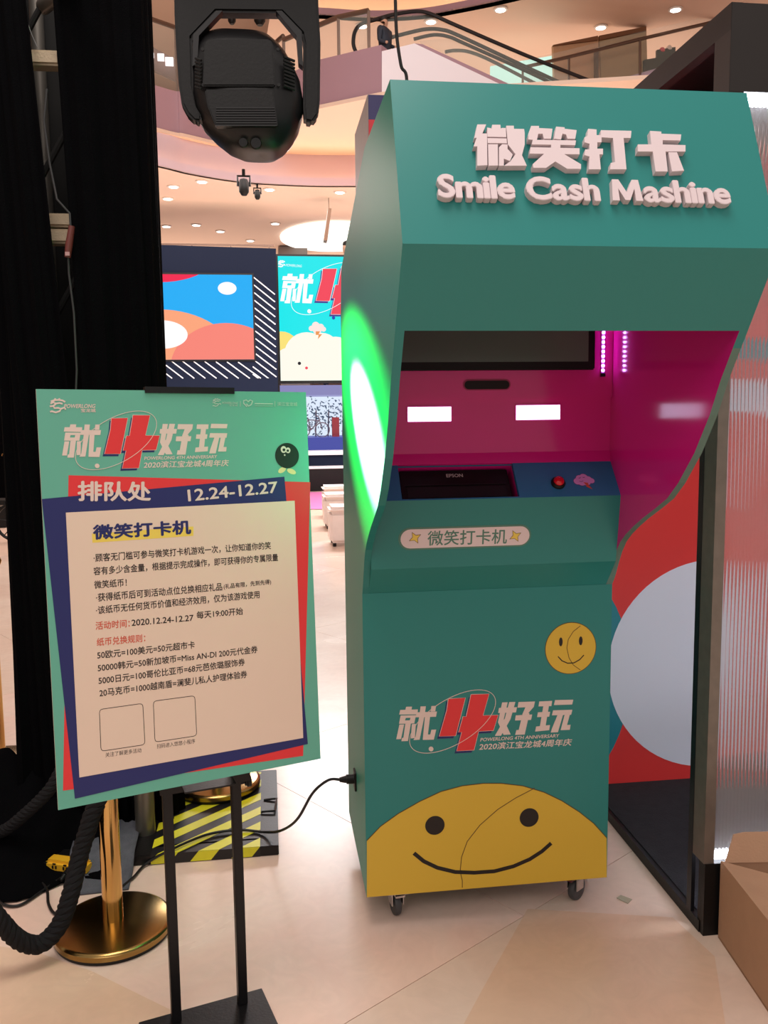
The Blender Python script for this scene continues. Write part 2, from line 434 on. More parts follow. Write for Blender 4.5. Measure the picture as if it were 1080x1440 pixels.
# recess wall: upper part stands slightly proud of the lower part
WY = -.008
RW = Frame((0, WY, 1.3), (1, 0, 0), (0, 0, 1))
zst = at(700, 561, y=WY-.015).z
q = MB(); q.box(T, KW-T, WY, WY+.012, 1.335, zst); q.build('recess_lower_wall', MAG, K)
q = MB(); q.box(T, KW-T, WY-.014, WY+.012, zst, 1.97); q.build('recess_upper_wall', MAG, K, bevel=.003)
q = MB(); q.prism([(T, -.016, 1.337), (KW-T, -.016, 1.337), (KW-T, WY-.0005, 1.366), (T, WY-.0005, 1.366)], (0, .006, -.004)); q.build('recess_sill', MAG, K)
RU = Frame((0, WY-.014, 1.3), (1, 0, 0), (0, 0, 1))
# monitor
mo = thing('monitor', 'dark switched-off monitor at the back of the magenta kiosk recess', 'monitor', (.3, WY-.02, 1.62))
a = RU.ab(833, 515); bz = 1.3+RU.ab(700, 521)[1]
q = MB(); q.box(T+.002, a[0], WY-.034, WY-.0145, bz, 1.93); q.build('bezel', BLACKP, mo, bevel=.003)
q = MB(); q.box(T+.004, a[0]-.02, WY-.0355, WY-.034, bz+.022, 1.90); q.build('display', SCREEN, mo)
MF = Frame((0, WY-.0355, 1.3), (1, 0, 0), (0, 0, 1))
fl('screen_icon', MF, [MF.px([(563.5, 471), (567.5, 471), (567.5, 473), (563.5, 473)]), circ(MF.ab(565.5, 467.5), .0018, 10)], mat('icon_white', (200, 220, 220), emit=.6), mo)
# slot, light panels
def rrect(F, u0, v0, u1, v1, r=.5):
    a = F.ab(u0, v1); b = F.ab(u1, v0); x0, y0, x1, y1 = a[0], a[1], b[0], b[1]
    R_ = (y1-y0)*r; o = []
    for cx, cy, s in ((x1-R_, y0+R_, -90), (x1-R_, y1-R_, 0), (x0+R_, y1-R_, 90), (x0+R_, y0+R_, 180)):
        o += [(cx+R_*math.cos(math.radians(s+i*15)), cy+R_*math.sin(math.radians(s+i*15))) for i in range(7)]
    return o
fl('slot_rim', RU, [rrect(RU, 651, 533, 718, 549)], mat('deep_magenta', (150, 14, 80), .3), K, h1=.0015)
fl('speaker_slot', RU, [rrect(RU, 653, 535, 716, 547.5)], SLOTM, K, h0=.0005, h1=.0022)
for u0, v0, u1, v1 in ((573.5, 572, 634, 593), (725.5, 569.5, 787, 590.5)):
    a = RW.ab(u0, v1); b_ = RW.ab(u1, v0)
    fl('light_frame', RW, [[(a[0]-.003, a[1]-.003), (b_[0]+.003, a[1]-.003), (b_[0]+.003, b_[1]+.003), (a[0]-.003, b_[1]+.003)]], MAG, K, h1=.002)
    fl('light_panel', RW, [[(a[0], a[1]), (b_[0], a[1]), (b_[0], b_[1]), (a[0], b_[1])]], PANELW, K, h0=.0005, h1=.0035)
# led strip
sx = RU.ab(851, 466); ex_ = RU.ab(844.5, 523)
q = MB(); x_ = (sx[0]+ex_[0])/2; q.box(x_-.005, x_+.005, WY-.0165, WY-.0142, 1.3+ex_[1]-.004, 1.93); st = q.build('light_strip', BLUEB, K)
st.data.materials[0] = mat('led_tape', (150, 90, 160), .4)
q = MB(); q.box(x_-.006, x_+.006, WY-.021, WY-.0142, 1.3+ex_[1]-.013, 1.3+ex_[1]-.004); q.build('strip_end_cap', BLACKP, st)
zz = 1.3+ex_[1]+.004
stp = (sx[1]-ex_[1])/8.6
for k in range(26):
    z = zz+k*stp
    if z > 1.925: break
    q = MB(); q.lathe([(.0037, 0), (.0037, -.002), (.0025, -.0035)], (x_, WY-.0165, z), 10, None, 'y'); q.build('light_dot', LEDV, st)
# button
bc = CT.ab(784.5, 680)
def disc_on(F, a, c, prof, m, name, parent, seg=28):
    q = MB(); vs = []; fs = []
    for r, h in prof:
        for k in range(seg):
            t = 2*math.pi*k/seg; vs.append(F.pt(a+r*math.cos(t), c+r*math.sin(t), h))
    n = len(prof)
    for i in range(n-1):
        for k in range(seg): fs.append((i*seg+k, i*seg+(k+1) % seg, (i+1)*seg+(k+1) % seg, (i+1)*seg+k))
    fs.append(tuple((n-1)*seg+k for k in range(seg))); q.add(vs, fs)
    return q.build(name, m, parent, smooth=True)
bt = disc_on(CT, bc[0], bc[1], [(.0195, 0), (.0195, .007), (.0165, .011), (.0145, .011)], BLACKP, 'push_button', K)
disc_on(CT, bc[0], bc[1], [(.0145, .009), (.0145, .014), (.0115, .019), (.007, .0215), (.002, .022)], RUBY, 'button_cap', bt)
# cloud sticker on control board
cl = CT.ab(821, 676); lil = mat('lilac_print', (214, 150, 214), .5, var=0)
blobs = [(-.02, -.002, .011), (-.011, .008, .011), (.002, .011, .012), (.014, .004, .011), (.023, -.001, .009), (-.008, -.005, .012), (.006, -.004, .013)]
bo = fl('cloud_outline', CT, [circ((cl[0]+x*.92, cl[1]+y), r*1.07) for x, y, r in blobs], mat('plum_print', (90, 40, 100), var=0), K, h1=.0004)
cs = MB()
for i, (x, y, r) in enumerate(blobs): cs.prism([CT.pt(a, b, .0004+.00004*i) for a, b in circ((cl[0]+x*.92, cl[1]+y), r*.97)], CT.n*.0003)
cs.build('cloud_sticker', lil, K)
fl('cloud_face', CT, [stroke([(cl[0]-.013, cl[1]+.008), (cl[0]-.007, cl[1]+.010)], .0016), stroke([(cl[0]-.001, cl[1]+.010), (cl[0]+.005, cl[1]+.011)], .0016), stroke([(cl[0]-.014, cl[1]-.002), (cl[0]-.008, cl[1]-.004), (cl[0]-.002, cl[1]-.001)], .0012)], mat('plum_print', (90, 40, 100)), K, h0=.001, h1=.0014)
fl('lightning_mark', CT, [[(cl[0]-.003, cl[1]-.006), (cl[0]+.009, cl[1]-.008), (cl[0]+.010, cl[1]-.016), (cl[0]+.017, cl[1]-.030), (cl[0]+.002, cl[1]-.021), (cl[0]+.003, cl[1]-.016)]], PORNG, K, h0=.001, h1=.0014)
# console label
CFP = CF
fl('label_border', CF, [rrect(CF, 560, 737, 747.5, 774)], PGREEN, K, h1=.0008)
fl('label_plate', CF, [rrect(CF, 563, 739.5, 745, 771.5)], mat('label_pink', (224, 208, 208), .5, var=0), K, h0=.0004, h1=.0016)
text('lettering', CF, '微笑打卡机', (601, 767), (712, 764), PGREEN, K, h=.0019, bold=.012)
def sparkle(F, u, v, r, rot, name='sparkle'):
    c = F.ab(u, v); o = []
    for k in range(8):
        q_ = rot+math.pi*k/4; rr = r if k % 2 == 0 else r*.42
        o.append((c[0]+rr*math.cos(q_), c[1]+rr*math.sin(q_)))
    fl('sparkle_outline', F, [[(c[0]+(x-c[0])*1.2, c[1]+(y-c[1])*1.2) for x, y in o]], PLINE, K, h0=.0014, h1=.0019)
    fl(name, F, [o], PLYEL, K, h0=.0014, h1=.0023)
sparkle(CF, 583.5, 756, .0155, .5); sparkle(CF, 724.5, 753.5, .0155, .5)
# front graphics
FF = Frame((0, 0, 0), (1, 0, 0), (0, 0, 1))
dome = FF.px([(515.8, 1182), (535, 1162), (560, 1144), (590, 1127), (620, 1113), (650, 1105), (680, 1101.5), (705, 1101.5), (735, 1105), (765, 1114), (790, 1126), (815, 1142), (835, 1158), (853, 1178), (853.3, 1232), (515.7, 1262)])
dome = [(max(0.0005, min(KW-.0005, a)), c) for a, c in dome]
dome[-1] = (.0005, .0955); dome[-2] = (KW-.0005, .0955)
fl('yellow_face_print', FF, [dome], PYEL, K, h1=.0007)
fl('face_outline', FF, [stroke([(a, c) for a, c in dome[:14]], .0022), stroke(FF.px([(752, 1108), (725, 1122), (700, 1138), (675, 1160), (657, 1183), (649, 1205), (647, 1225), (650, 1238), (650, 1248)]), .0022)], PLINE, K, h0=.0005, h1=.0011)
fl('eye_mark', FF, [circ(FF.ab(611.5, 1160.5), .0285)], PBLACK, K, h0=.0005, h1=.0012)
fl('eye_mark', FF, [circ(FF.ab(744, 1149.5), .0285)], PBLACK, K, h0=.0005, h1=.0012)
fl('smile_mark', FF, [stroke(FF.px([(582, 1199.5), (596, 1211), (615, 1220), (640, 1226), (667, 1227), (695, 1225), (722, 1218), (745, 1208), (762, 1197), (775, 1185.5)]), .0115)], PBLACK, K, h0=.0005, h1=.0012)
c = FF.ab(802.5, 911.5)
fl('smiley_outline', FF, [circ(c, .0765, 48)], PLINE, K, h1=.0004)
fl('small_smiley_print', FF, [circ(c, .0745, 48)], PYEL, K, h0=.0002, h1=.0009)
fl('eye_mark', FF, [circ(FF.ab(788.5, 902.5), .0055, 20, .013)], PBLACK, K, h0=.0005, h1=.0013)
fl('eye_mark', FF, [circ(FF.ab(816.5, 901), .0055, 20, .013)], PBLACK, K, h0=.0005, h1=.0013)
fl('smile_mark', FF, [stroke(FF.px([(784.5, 923), (790, 929), (798, 932.5), (807, 932), (815, 927.5), (821, 921)]), .003)], PBLACK, K, h0=.0005, h1=.0013)
fl('smiley_line', FF, [stroke(FF.px([(816, 880), (806, 888), (799, 899), (797, 911), (800, 925), (806, 935), (816, 942)]), .0018)], PLINE, K, h0=.0005, h1=.0013)
# ---- event logo, drawn once in kiosk-front metres and reused by similarity
lp = lambda x, y: FF.ab(540+x/3.6, 960+y/3.6)
LOGO = {
 'w': [[(112,122),(142,121),(139,137),(108,138)], [(82,138),(172,135),(168,160),(77,161)],
   ([(84,166),(162,164),(153,206),(76,208)], [[(110,178),(134,177),(131,190),(106,191)]]),
   [(108,208),(136,206),(121,295),(88,296),(91,280),(98,279)], [(78,212),(102,211),(86,285),(62,286)], [(141,210),(161,208),(156,280),(136,282)],
   [(165,150),(268,146),(263,172),(160,175)], [(240,118),(263,117),(259,145),(236,146)], [(185,120),(212,119),(204,172),(180,288),(149,290),(160,272),(178,172)],
   [(207,174),(233,173),(222,262),(234,262),(240,238),(264,237),(252,288),(196,289)],
   [(598,100),(626,99),(606,185),(641,262),(605,264),(577,200)], [(634,98),(665,97),(640,185),(592,268),(561,269),(612,180)], [(582,128),(673,124),(668,150),(578,153)],
   [(681,98),(764,95),(758,122),(728,156),(700,160),(716,124),(676,126)], [(667,165),(750,161),(744,188),(663,191)], [(702,156),(736,154),(712,262),(664,264),(670,240),(682,239)],
   [(786,95),(851,92),(847,118),(782,120)], [(779,150),(841,147),(836,172),(775,174)], [(770,222),(840,214),(836,240),(765,247)], [(808,110),(836,108),(815,235),(786,238)],
   [(866,88),(958,86),(952,110),(860,113)], [(856,140),(953,137),(947,162),(850,165)], [(880,160),(907,159),(880,250),(844,252),(850,232)], [(915,160),(941,159),(926,214),(944,213),(940,238),(894,240)]],
 'r': [[(326,82),(411,76),(362,268),(280,271),(318,140)], [(441,60),(531,57),(500,166),(577,164),(553,241),(478,245),(455,340),(368,345),(394,250),(378,251),(400,172),(416,171)]],
}
def logo(parent, F, tr, k, h=0, redm=PRED, whm=PWHITE, navm=PNAVY, txt=True, sc=1.0):
    """tr maps kiosk-front metres onto the frame"""
    T_ = lambda lst: [tr(*lp(x, y)) for x, y in lst]
    TT = lambda p: (T_(p[0]), [T_(q_) for q_ in p[1]]) if isinstance(p, tuple) else T_(p)
    fl('numeral_shadow', F, [T_([(x-11, y+13) for x, y in p]) for p in LOGO['r']], navm, parent, h, h+.0006*k)
    fl('numeral_outline', F, [T_(stroke(p+[p[0]], 5)) for p in LOGO['r']], whm, parent, h, h+.0009*k)
    fl('red_numeral', F, [T_(p) for p in LOGO['r']], redm, parent, h, h+.0012*k)
    ch = [(0, 10), (10, 16), (16, 24)]
    for a, b in ch: fl('logo_character', F, [TT(p) for p in LOGO['w'][a:b]], whm, parent, h, h+.0006*k)
    el = []
    for i in range(64):
        t = 2*math.pi*i/64+2.2; x = 246*math.cos(t); y = 112*math.sin(t); r_ = -.55
        el.append((347+x*math.cos(r_)-y*math.sin(r_), 196+x*math.sin(r_)+y*math.cos(r_)))
    fl('orbit_ring', F, [T_(stroke(el+[el[0]], 2.6))], whm, parent, h, h+.0014*k)
    fl('orbit_dot', F, [T_([(238+12*math.cos(q_), 335+12*math.sin(q_)) for q_ in [i*.35 for i in range(18)]])], whm, parent, h, h+.0016*k)
    if txt:
        for s, x0, y0, x1, y1, hh in (('POWERLONG 4TH ANNIVERSARY', 487, 297, 884, 276, 17), ('2020滨江宝龙城4周年庆', 480, 342, 946, 318, 36)):
            a = tr(*lp(x0, y0)); b = tr(*lp(x1, y1)); c_ = tr(*lp(x0, y0-hh))
            text('logo_lettering', F, s, a, b, whm, parent, px=False, shear=.18, bold=.018, h=h+.0008*k, hab=math.hypot(c_[0]-a[0], c_[1]-a[1]))
logo(K, FF, lambda a, c: (a, c), 1)
# ---- raised header letters
HF = Frame((0, -.777, 1.78), (1, 0, 0), (0, .136, .327))
HT = .0135
cA = lambda x, y: (540+x/4.154, 160+y/4.154)
WEI = [[cA(*p) for p in g] for g in (
  [(545,62),(597,62),(574,115),(602,115),(604,300),(545,303),(545,190),(523,190),(541,140),(528,140)],
  [(603,80),(630,86),(632,64),(680,64),(682,86),(692,82),(712,84),(714,136),(604,134)], [(604,142),(716,144),(718,172),(606,171)],
  [(608,178),(665,178),(666,302),(611,303)], [(672,196),(690,178),(722,179),(722,205),(752,238),(736,276),(700,262),(700,303),(672,304)],
  [(714,70),(758,70),(759,88),(818,89),(822,112),(822,180),(806,242),(834,303),(700,304),(738,278),(768,236),(724,180)])]
HZ = {'wei': WEI,
 'xiao': [[(747,177),(758,177),(758,180),(777,181),(775,195),(765,195),(763,188),(757,188),(755,197),(743,196),(743,189)],
   [(782,178),(794,179),(794,181),(811,183),(809,195),(798,195),(796,189),(791,188),(789,196),(779,195)], [(749,196.5),(810,197.5),(809,204),(748,203)],
   [(746,207),(815,208.5),(815,217),(745,216)], [(775,202),(788,202),(788,208),(775,208)], [(766,215.5),(790,216),(784,225),(768,236),(750,236),(749,231)], [(776,216),(792,216),(817,231),(817,237.5),(798,237.5),(779,226)]],
 'da': [[(827,181),(839,182),(839,190),(846,190),(846,200),(840,200),(840,209),(848,209),(848,217),(843,217),(845,238),(828,238),(829,220),(822,218),(823,210),(829,210),(829,202),(822,200),(822,193),(826,191)],
   [(845,183),(888,184),(887,194),(877,194),(881,238),(858,238),(859,229),(865,228),(862,194),(845,193)]],
 'ka': [[(914,184),(930,185),(930,188),(958,189),(957,197.5),(932,197),(932,203),(964,204),(964,213),(936,213),(939,241),(922,241),(918,213),(897,213),(897,203),(916,203)], [(940,214),(952,214),(962,240),(945,241)]]}
for g in HZ.values():
    fl('raised_character', HF, [HF.px(p, HT) for p in g], WHITE, K, 0, HT)
adv = []; xx = 0
for ch in 'Smile Cash Mashine':
    if ch == ' ': adv.append(None); xx += .30; continue
    if ch == 'M': w_ = .86; adv.append((ch, xx, w_)); xx += w_+.07; continue
    _, _, x0, x1, y0, y1 = tmesh(ch, .02); adv.append((ch, xx, x1-x0)); xx += x1-x0+.05
tot = xx-.05
pA = Vector(HF.ab(617.5, 276.5, HT*.9)); pB = Vector(HF.ab(1028, 286, HT*.9)); dd = (pB-pA); sc = dd.length/tot; dd.normalize(); qq = Vector((-dd.y, dd.x))
capH = (Vector(HF.ab(623, 247, HT*.9))-Vector(HF.ab(623, 278, HT*.9))).length; vsc = capH/.71
for it in adv:
    if not it: continue
    ch, x, w_ = it; B = MB()
    if ch == 'M':
        P = [(0,0),(.2,0),(.2,.40),(.36,.02),(.50,.02),(.66,.40),(.66,0),(.86,0),(.80,.69),(.62,.69),(.43,.27),(.24,.69),(.06,.69)]
        B.prism([HF.pt(*(pA+dd*((x+a)*sc)+qq*(b*vsc)), 0) for a, b in P], HF.n*HT)
    else:
        vs, fs, x0, x1, y0, y1 = tmesh(ch, .02, 4)
        ed = {}
        for f in fs:
            for i in range(len(f)): ed[tuple(sorted((f[i], f[(i+1) % len(f)])))] = ed.get(tuple(sorted((f[i], f[(i+1) % len(f)]))), 0)+1
        for ox, oy in ((0, 0), (.022, 0), (-.022, 0), (0, .018), (0, -.018)):
            n = len(vs); P0 = []; P1 = []
            hh = HT-(.0004 if (ox or oy) else 0)
            for a, b in vs:
                w2 = pA+dd*((x+a-x0+ox)*sc)+qq*((b+oy)*vsc)
                P0.append(HF.pt(w2.x, w2.y, 0)); P1.append(HF.pt(w2.x, w2.y, hh))
            B.add(P0+P1, [tuple(i+n for i in f) for f in fs]+[(a, b, b+n, a+n) for (a, b), c_ in ed.items() if c_ == 1])
    B.build('raised_letter', WHITE, K)
# power inlet and casters
q = MB(); q.box(-.006, 0, .25, .30, .30, .36); q.build('power_inlet', BLACKP, K, bevel=.002)
def caster(x, y, turn):
    r = bpy.data.objects.new('caster', None)
    ca, sa = math.cos(turn), math.sin(turn)
    q = MB(); q.box(x-.03, x+.03, y-.03, y+.03, .087, .095)
    for s in (-1, 1):
        c_ = Vector((x-sa*.0, y, 0)); ax = Vector((ca, sa, 0)); fwv = Vector((-sa, ca, 0))
        q.cbox(c_+ax*(s*.017)+fwv*.012+Vector((0, 0, .064)), ax, .0015, fwv, .018, Vector((0, 0, 1)), .024)
    o = q.build('caster', CHROME, K)
    w = MB(); prof = [(.008, -.012), (.026, -.012), (.034, -.009), (.036, -.004), (.036, .004), (.034, .009), (.026, .012), (.008, .012)]
    ce = Vector((x, y, .0362))+fwv*.02; vs = []; fs = []
    for r_, h_ in prof:
        for k in range(24):
            t = 2*math.pi*k/24; vs.append(ce+ax*h_+fwv*(r_*math.cos(t))+Vector((0, 0, r_*math.sin(t))))
    for i in range(7):
        for k in range(24): fs.append((i*24+k, i*24+(k+1) % 24, (i+1)*24+(k+1) % 24, (i+1)*24+k))
    fs.append(tuple(range(24))); fs.append(tuple(7*24+k for k in range(24)))
    w.add(vs, fs); w.build('wheel', RUBBER, o, smooth=True)
    br = MB(); br.cbox(ce+Vector((0, 0, .045))-fwv*.03, ax, .014, fwv, .022, Vector((0, 0, 1)), .003); br.build('brake_lever', mat('maroon_lever', (90, 24, 40), .3) if x > .3 and y < .2 else CHROME, o)
caster(.095, .042, .15); caster(.632, .045, -.9); caster(.08, .46, .3); caster(.63, .46, -.2)

# ================================================================== POSTER and its stand
kk = 1.12
def sc_(p): return CAMP + (Vector(p)-CAMP)*kk
yw, tl, rl = .3489, .0767, -.0113
ex0 = Vector((math.cos(yw), math.sin(yw), 0)); n0 = Vector((math.sin(yw), -math.cos(yw), 0))
up0 = Vector((0, 0, 1))*math.cos(tl) - n0*math.sin(tl)
exP = ex0*math.cos(rl)+up0*math.sin(rl); eyP = -ex0*math.sin(rl)+up0*math.cos(rl)
cP = sc_((-.4127, -.5784, 1.1299)); pw, ph = .5439*kk, .8*kk
PO = Frame(cP-exP*pw/2-eyP*ph/2, exP, eyP)
P_ = thing('queue_poster', 'teal foam board queue poster with red, navy and cream panels of Chinese text', 'poster', PO.pt(pw/2, 0))
q = MB(); q.prism([PO.pt(0, 0, -.006), PO.pt(pw, 0, -.006), PO.pt(pw, ph, -.006), PO.pt(0, ph, -.006)], PO.n*.0055); q.build('foam_board', POSTER_EDGE, P_)
q = MB(); q.prism([PO.pt(0, 0, -.0005), PO.pt(pw, 0, -.0005), PO.pt(pw, ph, -.0005), PO.pt(0, ph, -.0005)], PO.n*.0005); q.build('teal_print', PTEAL, P_)
c3 = lambda x, y: (40+x/2.5714, 540+y/2.5714)
c4 = lambda x, y: (40+x/2.5714, 840+y/2.5714)
fl('red_print_panel', PO, [PO.px([c3(145, 330), c3(1019, 355), c4(993, 573), c4(125, 699)])], PRED, P_, 0, .0004)
fl('navy_print_panel', PO, [PO.px([c3(48, 416), c3(925, 335), c4(1010, 530), c4(168, 728)])], PNAVY, P_, .0002, .0008)
fl('cream_print_panel', PO, [PO.px([c3(135, 465), c3(962, 422), c4(993, 508), c4(184, 651)])], PCREAM, P_, .0004, .0012)
text('lettering', PO, '排队处', c3(180, 422), c3(440, 422), PWHITE, P_, bold=.03, h=.0012, hpx=27)
text('lettering', PO, '12.24-12.27', c3(579, 424), c3(901, 392), PWHITE, P_, bold=.02, h=.0012, hpx=16)
fl('title_underlay', PO, [PO.px([c3(229, 541), c3(596, 515), c3(596, 549), c3(231, 574)])], PLYEL, P_, .001, .0014)
text('lettering', PO, '微笑打卡机', c3(236, 562), c3(586, 541), PNAVY, P_, bold=.035, h=.0016, hpx=20)
def line(s, a, b, m=PBLACK, hp=None, bold=.014): text('lettering', PO, s, a, b, m, P_, bold=bold, h=.0014, hpx=hp)
line('·顾客无门槛可参与微笑打卡机游戏一次，让你知道你的笑', c3(236, 644), c3(876, 597), hp=11.5)
line('容有多少含金量，根据提示完成操作，即可获得你的专属限量', c3(236, 692), c3(902, 640), hp=11.5)
line('微笑纸币！', c3(238, 740), c3(355, 731), hp=11)
line('·获得纸币后可到活动点位兑换相应礼品', c3(245, 787), c3(700, 746), hp=11.5)
line('(礼品有限，先到先得)', c3(706, 744), c3(877, 726), hp=8)
line('·该纸币无任何货币价值和经济效用，仅为该游戏使用', c4(245, 62), c3(835, 774), hp=11.5)
line('活动时间：', c4(243, 117), c4(366, 107), PORNG, 11); line('2020.12.24-12.27', c4(373, 103), c4(596, 84), hp=8.5); line('每天19:00开始', c4(608, 78), c4(775, 62), hp=10.5)
line('纸币兑换规则：', c4(247, 176), c4(422, 160), PORNG, 11)
line('50欧元=100美元=50元超市卡', c4(249, 223), c4(601, 184), hp=11)
line('50000韩元=50新加坡币=Miss AN-DI 200元代金券', c4(251, 269), c4(828, 200), hp=11)
line('5000日元=100哥伦比亚币=68元芭依璐服饰券', c4(254, 315), c4(782, 246), hp=11)
line('20马克币=1000越南盾=澜斐儿私人护理体验券', c4(257, 360), c4(790, 290), hp=11)
def frame_px(ptsx, name):
    p = PO.px(ptsx); o = []
    n = len(p)
    for i in range(n):
        a, b, c = Vector(p[i-1]), Vector(p[i]), Vector(p[(i+1) % n])
        r = .008
        pa = b+(a-b).normalized()*r; pc = b+(c-b).normalized()*r
        for t in (0, .33, .66, 1): o.append(tuple(pa*(1-t)**2+b*2*t*(1-t)+pc*t*t))
    fl(name, PO, [stroke(o+[o[0], o[1]], .0013)], PBLACK, P_, .001, .0014)
frame_px([c4(256, 405), c4(413, 383), c4(421, 532), c4(262, 556)], 'empty_code_frame')
frame_px([c4(451, 375), c4(601, 355), c4(608, 500), c4(457, 523)], 'empty_code_frame')
line('关注了解更多活动', c4(278, 578), c4(408, 560), hp=6.5, bold=0); line('扫码进入悠悠小程序', c4(464, 547), c4(602, 527), hp=6.5, bold=0)
# logo on the poster
A1 = Vector(lp(62, 292)); A2 = Vector(lp(957, 88)); B1 = Vector(PO.ab(87.4, 642.2)); B2 = Vector(PO.ab(319.7, 596.8))
dA = A2-A1; dB = B2-B1
def simil(A1, dA, B1, dB, yk=1.0):
    s = dB.length/dA.length; an = math.atan2(dB.y, dB.x)-math.atan2(dA.y, dA.x); c_, s_ = math.cos(an)*s, math.sin(an)*s
    return lambda a, b: (B1.x+c_*(a-A1.x)-s_*(b-A1.y), B1.y+s_*(a-A1.x)+c_*(b-A1.y))
logo(P_, PO, simil(A1, dA, B1, dB), .6)
def dragon(F, parent, fx, w, m, h):
    """swirling dragon mark, fx maps 0..100 box to pixels"""
    st_ = [[(8, 20), (30, 12), (55, 10), (80, 14), (96, 24)], [(30, 12), (22, 26), (40, 34), (62, 30), (80, 36)], [(40, 34), (24, 50), (30, 64), (52, 62), (70, 68), (62, 84), (38, 92), (14, 84), (4, 88)], [(6, 34), (22, 26)], [(2, 52), (24, 50)], [(70, 68), (92, 60), (98, 74)], [(30, 2), (40, 10)], [(58, 0), (62, 10)]]
    fl('dragon_mark', F, [stroke(F.px([fx(*p) for p in s_]), w) for s_ in st_], m, parent, h, h+.0006)
dragon(PO, P_, lambda x, y: (c3(76, 52)[0]+x*.23, c3(76, 52)[1]+y*.215), .0035, PWHITE, .0002)
text('lettering', PO, 'POWERLONG', c3(128, 87), c3(240, 87), PWHITE, P_, shear=.25, bold=.02, h=.0006, hpx=5.5)
text('lettering', PO, '宝龙城', c3(190, 102), c3(243, 102), PWHITE, P_, bold=.02, h=.0006, hpx=5)
faint = mat('faint_white_print', (176, 200, 186), .5, var=0)
dragon(PO, P_, lambda x, y: (c3(665, 52)[0]+x*.12, c3(665, 52)[1]+y*.12), .002, faint, .0002)
text('lettering', PO, 'POWERLONG', c3(700, 72), c3(756, 73), faint, P_, shear=.25, bold=.01, h=.0006, hpx=3)
text('lettering', PO, '宝龙城', c3(726, 80), c3(756, 81), faint, P_, h=.0006, hpx=2.6)
fl('heart_mark', PO, [stroke(PO.px([c3(790, 82), c3(778, 70), c3(778, 60), c3(788, 58), c3(794, 64), c3(802, 58), c3(810, 62), c3(806, 74), c3(796, 80), c3(788, 72)]), .0025)], faint, P_, .0002, .0008)
fl('faint_line_print', PO, [stroke(PO.px([c3(818, 71), c3(884, 72)]), .0022), stroke(PO.px([c3(818, 79), c3(884, 80)]), .0008)], faint, P_, .0002, .0008)
text('lettering', PO, '滨江宝龙城', c3(900, 79), c3(972, 80), faint, P_, bold=.01, h=.0006, hpx=5.5)
fl('divider_mark', PO, [stroke(PO.px([c3(766, 62), c3(766, 82)]), .001), stroke(PO.px([c3(891, 62), c3(891, 82)]), .001)], faint, P_, .0002, .0008)
# round black creature printed on the poster
cc = PO.ab(*c3(935, 259)); 
fl('foot_print', PO, [circ(PO.ab(*c3(917, 311)), .011, 16, .006, .5), circ(PO.ab(*c3(951, 316)), .012, 16, .006, -.4)], mat('cream_yellow_print', (226, 204, 150), var=0), P_, .0002, .0006)
fl('round_black_print', PO, [circ(cc, .0302, 40)], PBLACK, P_, .0004, .001)
fl('eye_print', PO, [circ(PO.ab(*c3(922, 237)), .0072, 20, .0082), circ(PO.ab(*c3(938, 240)), .006, 20, .0068), circ(PO.ab(*c3(926, 257)), .002, 12)], PWHITE, P_, .0008, .0014)
fl('pupil_print', PO, [circ(PO.ab(*c3(923, 238)), .0035, 16), circ(PO.ab(*c3(937, 241)), .003, 16)], PBLACK, P_, .0012, .0018)
# stand
SD = thing('poster_stand', 'black metal poster stand with two square posts on a flat base plate', 'stand', at(295, 1425, z=0))
b0, b1 = Vector((-.507, -.32, 0)), Vector((-.348, -.278, 0)); sx_ = (b1-b0).normalized(); sy_ = Vector((-sx_.y, sx_.x, 0)); Z = Vector((0, 0, 1))
L0 = Vector((-.598, -.314, 0)); L1 = Vector((-.300, -.229, 0)); dL = (L1-L0); pL = Vector((dL.y, -dL.x, 0)).normalized()*.30
q = MB(); q.prism([L0, L1, L1+pL, L0+pL], (0, 0, .005)); q.build('base_plate', BLACKM, SD, bevel=.001)
ptop = at(290, 552, y=cP.y+.05).z+.004
for b in (b0, b1):
    q = MB(); q.cbox(b+Z*(.005+(ptop-.02)/2), sx_, .0115, sy_, .0115, Z, (ptop-.02)/2); q.build('post', BLACKM, SD, bevel=.0015)
zb = at(285, 1097, y=-.30).z
m_ = (b0+b1)/2
q = MB(); q.cbox(m_+Z*(zb-.002)-sy_*.013+sx_*.008, sx_, .108, sy_, .004, Z, .014); q.build('shelf_bar', BLACKM, SD, bevel=.001)
q = MB(); q.cbox(m_+Z*(zb+.008)-sy_*.045+sx_*.008, sx_, .06, sy_, .032, Z, .002); q.build('shelf_ledge', BLACKM, SD)
q = MB()
kb = b1+Z*(zb-.022)+sx_*.012
q.tube([kb, kb+sx_*.012], .006, 12); q.tube([kb+sx_*.012, kb+sx_*.017], .011, 14); q.tube([kb+sx_*.017, kb+sx_*.026], .0145, 14); q.build('tightening_knob', BLACKP, SD)
# top clip that grips the poster edge
a0 = PO.ab(203.5, 550); a1 = PO.ab(329, 550)
q = MB(); q.prism([PO.pt(a0[0], ph-.006, .004), PO.pt(a1[0], ph-.006, .004), PO.pt(a1[0], ph+.008, .004), PO.pt(a0[0], ph+.008, .004)], -PO.n*.016); q.build('top_clip', BLACKM, SD)

